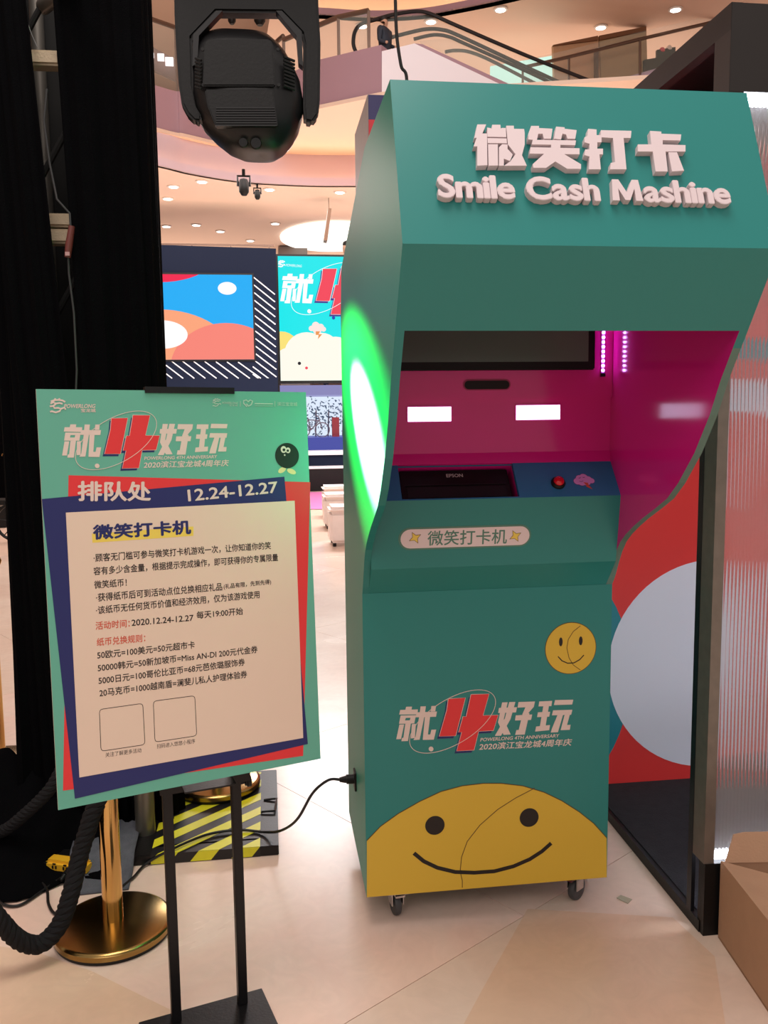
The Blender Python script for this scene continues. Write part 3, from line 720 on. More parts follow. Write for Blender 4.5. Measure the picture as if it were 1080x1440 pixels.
# ================================================================== black drape tower
def drape(name, label, pts0, pts1, z0, z1, amp, per, nz=24, step=.012, seed=1, group=None, flare=0):
    """hanging cloth: plan polyline pts0 at the top and pts1 at the bottom, with vertical folds"""
    rnd = random.Random(seed)
    def resamp(pts, n):
        L_ = [0]
        for i in range(1, len(pts)): L_.append(L_[-1]+(Vector(pts[i])-Vector(pts[i-1])).length)
        o = []
        for k in range(n):
            t = L_[-1]*k/(n-1); i = 0
            while i < len(pts)-2 and L_[i+1] < t: i += 1
            f = (t-L_[i])/(L_[i+1]-L_[i]); o.append(Vector(pts[i]).lerp(Vector(pts[i+1]), f))
        return o, L_[-1]
    _, l0 = resamp(pts1, 2); n = int(l0/step)+2
    A, _ = resamp(pts0, n); B, _ = resamp(pts1, n)
    ph1, ph2 = rnd.random()*6, rnd.random()*6
    vs = []; fs = []
    for j in range(nz+1):
        t = j/nz; z = z1+(z0-z1)*t; te = max(0, (t-.8)/.2)
        for i in range(n):
            a = A[max(i-1, 0)].lerp(B[max(i-1, 0)], t); b = A[min(i+1, n-1)].lerp(B[min(i+1, n-1)], t)
            d = (b-a).normalized(); nn = Vector((-d.y, d.x))
            p = A[i].lerp(B[i], t); s_ = l0*i/(n-1)
            w = amp*(math.sin(s_/per*6.28+ph1+.6*math.sin(t*3+ph2))*.7+.5*math.sin(s_/per*2.7*6.28+ph2+t*1.5))
            w *= 1+.8*te
            vs.append((p.x+nn.x*w, p.y+nn.y*w, z))
    for j in range(nz):
        for i in range(n-1): fs.append((j*n+i, j*n+i+1, (j+1)*n+i+1, (j+1)*n+i))
    b = MB(); b.add(vs, fs); o = b.build(name, DRAPE, smooth=True)
    sol = o.modifiers.new('thickness', 'SOLIDIFY'); sol.thickness = .003
    return tag(o, label, 'curtain', group)
X = lambda u, v, y: at(u, v, y=y).x
yF = .72
drape('drape_curtain', 'black drape hanging over the far side of the truss tower beside the LED wall',
      [(X(66, 0, yF)+.01, yF), (X(198, 0, yF), yF), (X(200, 0, yF)+.005, yF+.10), (X(200, 0, yF)-.03, yF+.42)],
      [(X(150, 700, yF)-.02, yF-.03), (X(229, 700, yF), yF), (X(229, 700, yF)+.005, yF+.10), (X(229, 700, yF)-.03, yF+.42)], .03, 3.1, .012, .11, seed=3)
drape('drape_curtain', 'black drape on the near outer side of the truss tower, pooled on the floor',
      [(X(-30, 300, yF)-.02, yF+.42), (X(-12, 300, yF), yF), (X(34, 0, yF)-.01, yF-.01)],
      [(X(28, 1000, yF)-.03, yF+.42), (X(26, 1000, yF), yF), (X(150, 800, yF), yF-.04)], .03, 3.1, .012, .12, seed=8)
# pooled cloth at the foot
b = MB(); rnd = random.Random(5)
vs = []; fs = []; nx, ny = 46, 26
for j in range(ny):
    for i in range(nx):
        s_, t = i/(nx-1), j/(ny-1)
        x = -1.62+.80*s_ + .06*t; y = .80-(.62-.22*s_)*t + .03*math.sin(s_*17)
        hgt = .26*(1-t)**2.2*(.5+.5*math.sin(s_*math.pi)) + .035*abs(math.sin(s_*21+t*4))*(1-t*.9) + .004
        vs.append((x, y, hgt+rnd.uniform(0, .004)))
for j in range(ny-1):
    for i in range(nx-1): fs.append((j*nx+i, j*nx+i+1, (j+1)*nx+i+1, (j+1)*nx+i))
b.add(vs, fs); o = b.build('pooled_drape', DRAPE, smooth=True)
sol = o.modifiers.new('thickness', 'SOLIDIFY'); sol.thickness = .003
tag(o, 'crumpled black cloth heaped on the floor at the foot of the tower', 'cloth')
# truss tower behind the slit
TT_ = thing('truss_tower', 'metal truss tower seen through the slit between the black drapes', 'truss', (-.85, .95, 0))
for x in (-1.03, -.74):
    for y in (.83, 1.10):
        q = MB(); q.tube([(x, y, .03), (x, y, 3.3)], .024, 14); q.build('upright_tube', mat('dull_aluminium', (120, 116, 110), .45, .6), TT_, smooth=True)
q = MB(); q.box(-1.10, -.66, 1.14, 1.15, .1, 3.2); q.build('backing_board', mat('black_board', (14, 14, 14), .8), TT_)
pale = mat('pale_timber', (196, 178, 150), .6, var=.15, scale=20, bump=.2)
for (u0, v0, u1, v1) in ((35, 68, 71, 91), (62, 299, 104, 319), (64, 321, 100, 342)):
    a = at(u0, v0, y=.80); c_ = at(u1, v1, y=.80)
    q = MB(); q.box(a.x-.03, c_.x+.03, .80, .87, c_.z, a.z); q.build('cross_block', pale, TT_, bevel=.008)
for z0_, z1_ in ((.2, .7), (.7, 1.2), (1.2, 1.7), (1.7, 2.2), (2.2, 2.7), (2.7, 3.2)):
    q = MB(); q.tube([(-1.03, .84, z0_), (-.74, .84, z1_)], .011, 8); q.build('brace', TT_.children[0].data.materials[0], TT_)
q = MB(); q.tube([at(33, 0, y=.79), at(36, 25, y=.79), at(45, 50, y=.79), at(52, 66, y=.79)], .002, 6); q.build('thin_wire', mat('grey_wire', (120, 120, 120), .4), TT_)
cbl = tag(MB().tube([at(x, y, y=.70) for x, y in ((66, 125), (62, 170), (70, 230), (80, 280), (98, 300), (100, 330), (96, 360), (97, 385), (104, 440), (108, 520), (106, 570))], .0035, 8).build('power_cable', mat('cable_grey', (48, 48, 50), .5), smooth=True), 'thin dark cable hanging down inside the slit of the drapes', 'cable')
pc = MB(); pc.tube([at(101, 318, y=.69), at(97, 345, y=.69), at(95, 362, y=.69)], [.010, .012, .010], 10); pg = pc.build('cable_connector', mat('maroon_plastic', (98, 44, 40), .4), smooth=True)
tag(pg, 'reddish brown cable connector hanging in front of the pale truss blocks', 'connector')
tb = at(95, 357, y=.68); q = MB(); q.box(tb.x-.007, tb.x+.007, tb.y-.004, tb.y, tb.z-.006, tb.z+.006); q.build('connector_tag', mat('tag_pink', (170, 130, 130)), pg)

# ballast base with hazard tape
BS = thing('hazard_base', 'black steel base plate wrapped in yellow and black hazard tape', 'base plate', (-.45, .8, 0))
f0 = at(108, 1206, z=.0); f1 = at(388, 1203, z=0); bz_ = .035
BX0, BX1, BY0, BY1 = -1.02, f1.x+.01, f1.y, 1.10
q = MB(); q.box(BX0, BX1, BY0, BY1, .001, bz_); q.build('steel_plate', BLACKM, BS, bevel=.002)
TP = Frame((0, 0, bz_), (1, 0, 0), (0, 1, 0)); FP_ = Frame((0, BY0, 0), (1, 0, 0), (0, 0, 1))
hx0, hx1 = at(212, 1208, y=BY0).x, at(366, 1200, y=BY0).x
hb = MB(); hb.box(hx0, hx1, BY0-.0012, BY0+.06, .002, bz_+.0009); hb.box(hx0-.0, hx1, BY0+.05, BY1-.02, bz_, bz_+.0009); hb.build('black_tape', HAZK, BS)
def clip_poly(poly, x0, x1, y0, y1):
    def cl(P, f, g):
        o = []
        for i in range(len(P)):
            a, c = P[i-1], P[i]; fa_, fc = f(a), f(c)
            if (fa_ >= 0) != (fc >= 0): t = fa_/(fa_-fc); o.append((a[0]+(c[0]-a[0])*t, a[1]+(c[1]-a[1])*t))
            if fc >= 0: o.append(c)
        return o
    for f in (lambda p: p[0]-x0, lambda p: x1-p[0], lambda p: p[1]-y0, lambda p: y1-p[1]):
        poly = cl(poly, f, None)
        if len(poly) < 3: return []
    return poly
for k in range(-6, 5):
    xs = hx0+k*.135+.02
    P = [(xs, BY0), (xs+.068, BY0), (xs+.068+.62*1.15, BY1), (xs+.62*1.15, BY1)]
    P = clip_poly(P, hx0, hx1, BY0, BY1-.02)
    if P:
        o = MB(); o.prism([(a, c, bz_+.0009) for a, c in P], (0, 0, .0007)); o.build('yellow_stripe', HAZY, BS)
    P = clip_poly([(xs-.03, 0), (xs+.038, 0), (xs+.068, bz_+.001), (xs, bz_+.001)], hx0, hx1, .003, bz_+.001)
    if P:
        o = MB(); o.prism([(a, BY0-.0012, c) for a, c in P], (0, -.0008, 0)); o.build('yellow_stripe', HAZY, BS)
ha = [at(u, v, z=bz_+.002) for u, v in ((368, 1143), (386, 1142.5), (389, 1125), (371, 1125))]
q = MB(); q.tube([ha[0], ha[0]+Z*.004, ha[1]+Z*.006, ha[2]+Z*.006, ha[3]], .004, 8); q.build('lift_handle', DKPLA, BS, smooth=True)
# short steel sleeve
c_ = at(205, 1170, z=bz_); q = MB(); q.lathe([(.034, 0), (.034, .42), (.030, .42)], (c_.x, c_.y, bz_), 24)
tag(q.build('steel_sleeve', mat('dull_steel', (120, 116, 108), .35, .8), smooth=True), 'short grey steel tube standing on the base plate beside the brass post', 'tube')
# grey felt sheet
FE = [(150, 1122), (210, 1112), (222, 1128), (196, 1180), (180, 1252), (140, 1258), (92, 1260), (100, 1215), (112, 1175)]
b = MB(); vs = []; fs = []; n_ = 16
Lf = [at(u, v, z=.0).to_2d() for u, v in ((92, 1262), (100, 1215), (112, 1172), (150, 1105))]; Rf = [at(u, v, z=.0).to_2d() for u, v in ((181, 1252), (190, 1215), (200, 1175), (232, 1105))]
def pl(P, t): 
    t *= len(P)-1; i = min(int(t), len(P)-2); return P[i].lerp(P[i+1], t-i)
for j in range(n_):
    t = j/(n_-1); A, B_ = pl(Lf, t), pl(Rf, t)
    for i in range(n_):
        s_ = i/(n_-1); p = A.lerp(B_, s_)
        hgt = .006+.010*abs(math.sin(s_*5+t*6))*t
        hgt += max(0, min(1, (p.y-BY0+.04)/.05))*(bz_+.004)
        vs.append((p.x, p.y, hgt))
for j in range(n_-1):
    for i in range(n_-1): fs.append((j*n_+i, j*n_+i+1, (j+1)*n_+i+1, (j+1)*n_+i))
b.add(vs, fs); o = b.build('felt_sheet', FELT, smooth=True); sol = o.modifiers.new('thickness', 'SOLIDIFY'); sol.thickness = .005
tag(o, 'rough grey felt sheet lying over the base plate behind the brass post', 'cloth')

# ================================================================== stanchions
def stanchion(c, h, label, r=.165, group='brass barrier posts'):
    t = thing('barrier_post', label, 'barrier post', c, group); c = Vector(c)
    q = MB(); q.lathe([(r-.012, 0), (r-.004, .001), (r-.002, .010)], c, 56); q.build('rubber_ring', BLACKP, t, smooth=True)
    q = MB(); q.lathe([(r-.006, .008), (r, .012), (r, .026), (r-.004, .031), (r-.012, .0335), (.06, .040), (.036, .042)], c, 64); q.build('base', GOLDB, t, smooth=True)
    q = MB(); q.lathe([(.0285, .040), (.0285, h-.10)], c, 36); q.build('pole', GOLD, t, smooth=True)
    q = MB(); q.lathe([(.0285, h-.10), (.034, h-.098), (.036, h-.085), (.036, h-.06), (.034, h-.05), (.022, h-.045), (.018, h-.035)], c, 36)
    q.build('collar', GOLD, t, smooth=True)
    q = MB(); q.lathe([(.012, h-.040)]+[(.034*math.sin(a), h-.01-.034*math.cos(a)) for a in [.4+i*.27 for i in range(10)]]+[(.003, h+.024)], c, 32); q.build('ball_finial', GOLD, t, smooth=True)
    for s in (-1, 1):
        q = MB(); q.tube([(c.x+s*.034, c.y, h-.072), (c.x+s*.05, c.y, h-.07), (c.x+s*.056, c.y, h-.085), (c.x+s*.05, c.y, h-.10)], .004, 8); q.build('rope_hook', GOLD, t, smooth=True)
    return t
cA_ = at(160, 1311, z=.0); cB_ = at(306, 1106, z=bz_+.002); 
PA = stanchion((cA_.x, cA_.y+.004, 0), .97, 'brass barrier post nearest the poster, its round base on the marble')
PB = copy_tree(PA, (cB_.x, cB_.y, bz_+.002), 'brass barrier post whose round base rests on hazard tape')
cC_ = at(8, 1080, z=0); PC = copy_tree(PA, (cC_.x-.03, cC_.y+.02, 0), 'brass barrier post standing alone at the outer edge of the black drape')
PC['group'] = PA['group']
cD = at(13, 722, z=0); PD = copy_tree(PA, (cD.x, cD.y, 0), 'far small brass barrier post in front of the dark hall')
def rope(name, pts, r, label):
    # smooth path then three twisted strands
    P = [Vector(p) for p in pts]; path = []
    for i in range(len(P)-1):
        p0, p1, p2, p3 = P[max(i-1, 0)], P[i], P[i+1], P[min(i+2, len(P)-1)]
        for k in range(14):
            t = k/14; path.append(.5*((2*p1)+(p2-p0)*t+(2*p0-5*p1+4*p2-p3)*t*t+(3*p1-p0-3*p2+p3)*t**3))
    path.append(P[-1])
    # even resample
    L_ = [0]
    for i in range(1, len(path)): L_.append(L_[-1]+(path[i]-path[i-1]).length)
    n = int(L_[-1]/.006); ev = []; j = 0
    for k in range(n+1):
        t = L_[-1]*k/n
        while j < len(L_)-2 and L_[j+1] < t: j += 1
        ev.append(path[j].lerp(path[j+1], (t-L_[j])/max(1e-6, L_[j+1]-L_[j])))
    b = MB()
    for s in range(4):
        pp = []
        for i, p in enumerate(ev):
            t = (ev[min(i+1, n)]-ev[max(i-1, 0)]).normalized(); a = Vector((0, 1, 0)); a = (a-t*a.dot(t)).normalized(); c = t.cross(a)
            w = i*.006/.075*6.283+s*math.pi/2
            pp.append(p+(a*math.cos(w)+c*math.sin(w))*r*.52)
        b.tube(pp, r*.55, 8)
    return tag(b.build(name, ROPEM, smooth=True), label, 'rope')
hk = Vector((cA_.x-.05, cA_.y, .88))
rope('barrier_rope', [hk, at(146, 1080, y=.09), at(128, 1150, y=.06), at(113, 1200, y=.04), at(100, 1255, y=.0), at(84, 1300, y=-.02), at(60, 1326, y=-.04), at(38, 1327, y=-.06), at(15, 1312, y=-.08), at(-20, 1270, y=-.1), at(-80, 1190, y=-.12), at(-160, 1060, y=-.14)], .024, 'thick twisted black rope sagging from the brass post to near the floor')
rope('barrier_rope', [(cB_.x-.05, cB_.y, .9), at(215, 960, y=.62), at(150, 1010, y=.56), at(95, 1070, y=.50), at(70, 1110, y=.48), at(35, 1145, y=.50), at(0, 1170, y=.55), at(-60, 1180, y=.7)], .020, 'second black rope behind the poster, running low over the pooled cloth')
# power strip, cables
ps = at(80, 1222, z=.0)
PS = thing('power_strip', 'yellow power strip lying at the edge of the black pooled cloth', 'power strip', ps)
a = at(63, 1229, z=0); c_ = at(112, 1236, z=0); d = (c_-a).normalized(); pn = Vector((-d.y, d.x, 0))
q = MB(); q.cbox(a+d*.07+pn*.03+Z*.024, d, .075, pn, .026, Z, .021); q.build('strip_body', YPLA, PS, bevel=.010)
for k in (0, 1, 2):
    q = MB()
    for s in (-1, 1): q.cbox(a+d*(.035+.04*k+s*.006)+pn*.0025+Z*.026, d, .002, pn, .002, Z, .005)
    q.cbox(a+d*(.035+.04*k)+pn*.0025+Z*.037, d, .005, pn, .002, Z, .002)
    q.build('socket', SLOTM, PS)
pg = a+d*.098-pn*.004+Z*.026
q = MB(); q.tube([pg, pg-pn*.03], [.014, .011], 12); q.tube([pg-pn*.03, pg-pn*.05-Z*.006], [.008, .005], 10)
pl_ = tag(q.build('power_plug', BLACKP, smooth=True), 'black plug pushed into the yellow power strip', 'plug')
def smooth_path(P, k=8):
    P = [Vector(p) for p in P]; o = []
    for i in range(len(P)-1):
        p0, p1, p2, p3 = P[max(i-1, 0)], P[i], P[i+1], P[min(i+2, len(P)-1)]
        for j in range(k):
            t = j/k; o.append(.5*((2*p1)+(p2-p0)*t+(2*p0-5*p1+4*p2-p3)*t*t+(3*p1-p0-3*p2+p3)*t**3))
    o.append(P[-1]); return o
CABM = mat('black_cable', (20, 20, 21), .4)
def cable(P, r, label, name='power_cable'):
    b = MB(); b.tube(smooth_path(P), r, 8); return tag(b.build(name, CABM, smooth=True), label, 'cable')
cable([pg-pn*.045]+[at(u, v, z=.007) for u, v in ((78, 1240), (58, 1254), (30, 1272), (8, 1273), (-4, 1262), (4, 1246), (30, 1238), (55, 1240), (66, 1252), (68, 1270), (76, 1284), (92, 1288), (110, 1276), (150, 1262), (185, 1236))]+[at(u, v, z=.010) for u, v in ((205, 1215),)]+[at(u, v, z=bz_+.010) for u, v in ((238, 1196), (290, 1174), (335, 1167), (372, 1170))]
      + [at(395, 1168, y=.45), at(418, 1152, y=.36), at(440, 1115, y=.31), at(462, 1097, y=.285), (-.05, .275, .333)], .0045, 'black power cable looping over the floor and hazard base to the kiosk')
q = MB(); q.tube([(-.052, .275, .333), (-.03, .275, .333)], [.007, .012], 12); q.tube([(-.03, .275, .333), (-.007, .275, .333)], [.015, .015], 12)
tag(q.build('power_plug', BLACKP, smooth=True), 'black plug in the inlet on the side of the teal kiosk', 'plug')

# ================================================================== moving head light
MY = -.10
ML = thing('moving_head_light', 'black moving head stage light hanging upside down in a forked yoke', 'stage light', at(350, 60, y=MY))
yk = [(243, -110), (245, 20), (247, 60), (251, 118), (255, 145), (263, 160), (273, 170), (283, 171), (284, 162), (277, 145), (272, 120), (270, 52), (304, 16), (396, 17), (424, 46), (427, 60), (426.5, 150), (428, 170), (440, 172), (448, 161), (450, 140), (451, 60), (448, 8), (446, -110)]
yf = Frame((0, MY-.03, 0), (1, 0, 0), (0, 0, 1))
yo = MB(); pp = yf.px(yk); yo.prism([yf.pt(a, b) for a, b in pp], (0, .045, 0)); yo.build('yoke', BLACKP, ML, bevel=.006)
for s, pts in (('l', [(272, 50), (304, 17), (313, 17), (280, 52), (278, 90), (271, 95)]), ('r', [(424, 46), (396, 17), (388, 17), (417, 52), (420, 90), (426, 95)])):
    q = MB(); q.prism([yf.pt(a, b, .008) for a, b in yf.px(pts)], (0, .03, 0)); q.build('yoke_gusset', DKPLA, ML)
# head shell: loft of rounded sections along the vertical
rows = [(42, 334, 40, .045), (44, 334, 46, .05), (52, 336, 56, .075), (62, 338, 63, .09), (80, 342, 70, .10), (100, 346, 75, .105), (125, 348, 77, .107), (145, 350, 75, .107), (165, 353, 67, .105), (182, 357, 55, .100), (197, 360, 41, .09), (208, 363, 27, .07), (215, 365, 12, .04), (217, 365, 3, .01)]
b = MB(); vs = []; fs = []; ns = 36
for v, u, hw, hd in rows:
    c_ = at(u, v, y=MY+.03-hd*.85); w_ = hw*abs(at(541, v, y=MY-.05).x-at(540, v, y=MY-.05).x)
    for k in range(ns):
        t = 2*math.pi*k/ns; ct_, st_ = math.cos(t), math.sin(t)
        e_ = .62
        vs.append((c_.x+w_*math.copysign(abs(ct_)**e_, ct_), MY+.03+hd*math.copysign(abs(st_)**e_, st_), c_.z))
for j in range(len(rows)-1):
    for k in range(ns): fs.append((j*ns+k, j*ns+(k+1) % ns, (j+1)*ns+(k+1) % ns, (j+1)*ns+k))
fs.append(tuple(range(ns))); fs.append(tuple((len(rows)-1)*ns+k for k in range(ns)))
b.add(vs, fs); b.build('head_shell', DKPLA, ML, smooth=True)
hy = MY+.03-.108
hf = Frame((0, hy, 0), (1, 0, 0), (0, 0, 1))
q = MB(); q.prism([hf.pt(a, b_, -.006) for a, b_ in hf.px([(293, 56), (379, 56), (384, 62), (387, 122), (285, 122), (288, 62)])], hf.n*.012); q.build('rear_cover', BLACKP, ML, bevel=.003)
q = MB(); q.prism([hf.pt(a, b_, -.02) for a, b_ in hf.px([(288, 126), (384, 126), (391, 178), (303, 178), (292, 150)])], hf.n*.024); q.build('lower_cover', BLACKP, ML, bevel=.003)
for k in range(8):
    v = 152+k*3.5
    q = MB(); q.prism([hf.pt(a, b_, .0035) for a, b_ in hf.px([(304, v), (386+k*.5, v), (386+k*.5, v+1.8), (304, v+1.8)])], hf.n*.003); q.build('vent_slat', DKPLA, ML)
for k in range(9):
    v = 80+k*5
    q = MB(); c0 = at(399, v, y=MY-.078); c1 = at(414, v+6, y=MY-.060)
    q.tube([c0, c1], .0035, 6); q.build('vent_slot', SLOTM, ML)
    c0 = at(283, v+5, y=MY-.078); c1 = at(275, v+2, y=MY-.058)
    q = MB(); q.tube([c0, c1], .003, 6); q.build('vent_slot', SLOTM, ML)
for u, v in ((391, 70), (392, 120), (285, 70), (286, 120)):
    c_ = at(u, v, y=hy+.002); q = MB(); q.lathe([(.004, 0), (.004, -.004)], c_, 10, None, 'y'); q.build('screw', SLOTM, ML)
q = MB(); c_ = at(342, 201, y=MY-.062); q.lathe([(.012, 0), (.010, -.006)], c_, 16, None, 'y'); q.build('latch', BLACKP, ML)
q = MB(); c_ = at(360, 202, y=MY-.062); q.lathe([(.014, 0), (.012, -.006)], c_, 16, None, 'y'); q.build('latch', BLACKP, ML)
zt = yf.pt(*yf.ab(340, -110)).z
q = MB(); q.box(-.46, -.08, MY-.14, MY+.20, zt-.01, zt+.14); q.build('ballast_box', BLACKP, ML, bevel=.01)
q = MB(); q.tube([(-.95, .85, zt+.20), (-.26, MY+.03, zt+.20), (.1, -.37, zt+.2)], .025, 14)
tag(q.build('lighting_pipe', ALU, smooth=True), 'metal pipe above the frame that carries the moving head light', 'pipe')
q = MB(); q.box(-.29, -.23, MY+.0, MY+.06, zt+.14, zt+.19); q.build('pipe_clamp', BLACKM, ML)
# overhead cable that drops behind the kiosk header
cable([at(555, -60, y=.1), at(556, 0, y=.1), at(558, 50, y=.1), at(564, 92, y=.1), at(572, 125, y=.1), (.12, .1, 2.035)], .0045, 'thin black cable dropping from above onto the top of the teal kiosk', 'hanging_cable')

# ================================================================== PHOTO BOOTH on the right (fluted panel, art wall, black canopy)
BX = .93
BO = thing('photo_booth', 'booth with black platform, fluted translucent front and red art wall beside the kiosk', 'booth', (1.5, .3, 0))
q = MB(); q.prism([(BX, -.16, .001), (2.6, -.16, .001), (2.6, 1.0, .001), (BX+.012, 1.0, .001)], (0, 0, .034)); q.build('platform', BLACKP, BO)
q = MB(); q.box(BX+.02, 2.6, -.15, .99, .035, .038); q.build('platform_carpet', CARPET, BO)
q = MB(); q.box(BX+.003, 2.6, -.18, -.145, .001, .214); q.build('kick_board', BLACKP, BO)
q = MB(); q.box(BX, BX+.008, -.178, -.112, .214, 2.27); q.build('corner_post', ALU, BO)
q = MB(); q.box(BX-.001, BX+.010, -.112, -.086, .036, 2.27); q.build('corner_post', BLACKM, BO)
q = MB(); q.box(BX+.008, BX+.03, -.178, -.150, .214, 2.27); q.build('panel_channel', ALU, BO)
# fluted sheet
flm = bpy.data.materials.new('fluted_acrylic'); flm.use_nodes = True; nt = flm.node_tree; pb = nt.nodes['Principled BSDF']
pb.inputs['Base Color'].default_value = (.95, .95, .96, 1); pb.inputs['Roughness'].default_value = .06; pb.inputs['Transmission Weight'].default_value = .93; pb.inputs['IOR'].default_value = 1.30
tl_ = nt.nodes.new('ShaderNodeBsdfTranslucent'); tl_.inputs['Color'].default_value = (.9, .9, .92, 1)
df_ = nt.nodes.new('ShaderNodeBsdfDiffuse'); df_.inputs['Color'].default_value = (.85, .83, .84, 1)
m1 = nt.nodes.new('ShaderNodeMixShader'); m1.inputs[0].default_value = .5
m2 = nt.nodes.new('ShaderNodeMixShader'); m2.inputs[0].default_value = .09
nt.links.new(tl_.outputs[0], m1.inputs[1]); nt.links.new(df_.outputs[0], m1.inputs[2])
nt.links.new(pb.outputs[0], m2.inputs[1]); nt.links.new(m1.outputs[0], m2.inputs[2])
nt.links.new(m2.outputs[0], nt.nodes['Material Output'].inputs['Surface'])
fxs = MB(); x0, x1 = BX+.02, 2.5; pitch = .0105; n = int((x1-x0)/pitch)*6; vs = []; fs = []
for i in range(n+1):
    x = x0+i*pitch/6; y = -.163-.0028*abs(math.sin(math.pi*i/6))
    vs += [(x, y, .214), (x, y, 2.262), (x, -.160, .214), (x, -.160, 2.262)]
for i in range(n):
    a = i*4; fs += [(a, a+4, a+5, a+1), (a+2, a+3, a+7, a+6), (a, a+2, a+6, a+4), (a+1, a+5, a+7, a+3)]
fs += [(0, 1, 3, 2), (n*4, n*4+2, n*4+3, n*4+1)]
fxs.add(vs, fs); fxs.build('fluted_panel', flm, BO, smooth=True)
q = MB(); q.box(BX+.02, 2.5, -.158, -.128, .216, .226); q.build('bottom_light_strip', LEDW, BO)
q = MB(); q.box(BX+.02, 2.5, -.172, -.128, 2.258, 2.272); q.build('top_light_strip', LEDW, BO)
# art wall
WYA = .75
AW = Frame((0, WYA, 0), (1, 0, 0), (0, 0, 1))
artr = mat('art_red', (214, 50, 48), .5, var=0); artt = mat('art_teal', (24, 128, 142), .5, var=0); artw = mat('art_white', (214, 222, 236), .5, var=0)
q = MB(); q.box(.80, 2.6, WYA, WYA+.02, .038, 2.42); q.build('art_wall', artr, BO)
fl('teal_shape', AW, [circ((.81, .46), .295, 48, .45)], artt, BO, 0, .0008)
fl('white_circle', AW, [circ((1.425, .495), .41, 72)], artw, BO, .0004, .0014)
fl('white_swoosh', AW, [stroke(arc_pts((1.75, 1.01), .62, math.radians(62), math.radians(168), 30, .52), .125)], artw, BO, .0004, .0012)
fl('teal_ring', AW, [stroke(arc_pts((1.75, 1.01), .80, math.radians(62), math.radians(168), 30, .70), .08)], artt, BO, .0004, .0012)
q = MB(); q.box(2.58, 2.6, -.17, .75, .2, 2.42); q.build('side_wall', artr, BO)
# canopy
zt1, zt0 = 2.488, 2.423
dk = mat('canopy_black', (34, 29, 28), .5, var=.08, scale=20)
q = MB(); q.box(BX, BX+.03, -.18, .80, zt0, zt1); q.build('canopy_side_beam', dk, BO)
q = MB(); q.box(BX, BX+.04, -.18, -.10, 2.27, zt0); q.build('canopy_post', mat('canopy_brown', (52, 44, 42), .5), BO)
q = MB(); q.box(BX, BX+.04, .72, .80, 2.27, zt0); q.build('canopy_post', dk, BO)
q = MB(); q.box(BX+.001, 2.6, -.181, -.15, 2.275, zt1-.001); q.build('canopy_fascia', dk, BO)
q = MB(); q.box(BX+.03, 2.6, -.15, .80, zt1-.02, zt1-.002); q.build('canopy_roof', BLACKP, BO)
q = MB(); q.box(BX+.25, BX+.27, -.15, .80, 2.27, zt1-.02); q.build('inner_panel', BLACKP, BO)

# cardboard box
CBX = thing('cardboard_box', 'brown cardboard box with open flaps in front of the fluted booth panel', 'box', (1.3, -.33, 0))
p0 = at(1005, 1313, z=0); p1 = at(1075, 1418, z=0); dv = (p1-p0).normalized(); rv = Vector((-dv.y, dv.x, 0))
if rv.x < 0: rv = -rv
p0.y = -.195; p0.x = .972; p1 = p0+dv*.33; hB = .225; wB = .62
for nm, a, b_ in (('side_wall', p0, p1), ('side_wall', p0+rv*wB, p1+rv*wB), ('end_wall', p0, p0+rv*wB), ('end_wall', p1, p1+rv*wB)):
    d = (b_-a).normalized(); nn = Vector((-d.y, d.x, 0)); q = MB(); q.prism([a, b_, b_+Z*hB, a+Z*hB], nn*.004); q.build(nm, CARD, CBX)
q = MB(); q.prism([p0+Z*.002, p1+Z*.002, p1+rv*wB+Z*.002, p0+rv*wB+Z*.002], (0, 0, .004)); q.build('bottom_board', CARD, CBX)
a, b_ = p0+Z*hB, p0+rv*wB+Z*hB; up_ = (Z*.070-dv*.035)
q = MB(); q.prism([a+rv*.01, b_-rv*.01, b_-rv*.05+up_, a+rv*.075+up_, a+rv*.045+up_*.93], dv*.004); q.build('flap', CARD, CBX)
inw = rv*.12-Z*.015
q = MB(); q.prism([a, p1+Z*hB, p1+Z*hB-dv*.06+inw, a+dv*.05+inw], (0, 0, .004)); q.build('flap', CARD, CBX)
a, b_ = p1+Z*hB, p1+rv*wB+Z*hB; up_ = Z*.085+dv*.02
q = MB(); q.prism([a-rv*.0, b_, b_-rv*.03+up_, a-rv*.012+up_], dv*.004); q.build('flap', CARDL, CBX)

# ================================================================== STAGE AREA
YS = 14.0
ST = thing('stage', 'distant stage with a lit recess below the cyan screen and a black base', 'stage', (1.6, YS+1, 0))
SX0, SX1 = -.02, 4.2
q = MB(); q.box(SX0, SX1, YS, YS+2.2, .0, .42); q.build('stage_base', BLACKP, ST)
q = MB(); q.box(SX0, SX1, YS-.02, YS+2.2, .42, .455); q.build('stage_edge', mat('white_edge', (235, 235, 240), .4), ST)
q = MB(); q.box(SX0, SX1, YS+.3, YS+2.2, .455, .66); q.build('upper_step', DWALL, ST)
q = MB(); q.box(SX0, SX1, YS+.25, YS+2.2, .66, .74); q.build('white_tread', mat('white_edge', (235, 235, 240)), ST)
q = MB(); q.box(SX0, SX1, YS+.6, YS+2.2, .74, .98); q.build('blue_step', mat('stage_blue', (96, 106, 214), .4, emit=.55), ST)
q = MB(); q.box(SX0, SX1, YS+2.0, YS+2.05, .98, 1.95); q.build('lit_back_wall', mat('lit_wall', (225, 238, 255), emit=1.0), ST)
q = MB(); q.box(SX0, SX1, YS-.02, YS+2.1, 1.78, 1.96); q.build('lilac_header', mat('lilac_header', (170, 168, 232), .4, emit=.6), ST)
q = MB(); q.box(SX0-.06, SX0+.02, YS-.04, YS+.2, 0, 4.3); q.build('stage_post', BLACKM, ST)
rnd = random.Random(9)
lf = mat('blue_grey_leaf', (96, 130, 150), .6, var=.3); wd = mat('grey_prop', (130, 120, 130), .6)
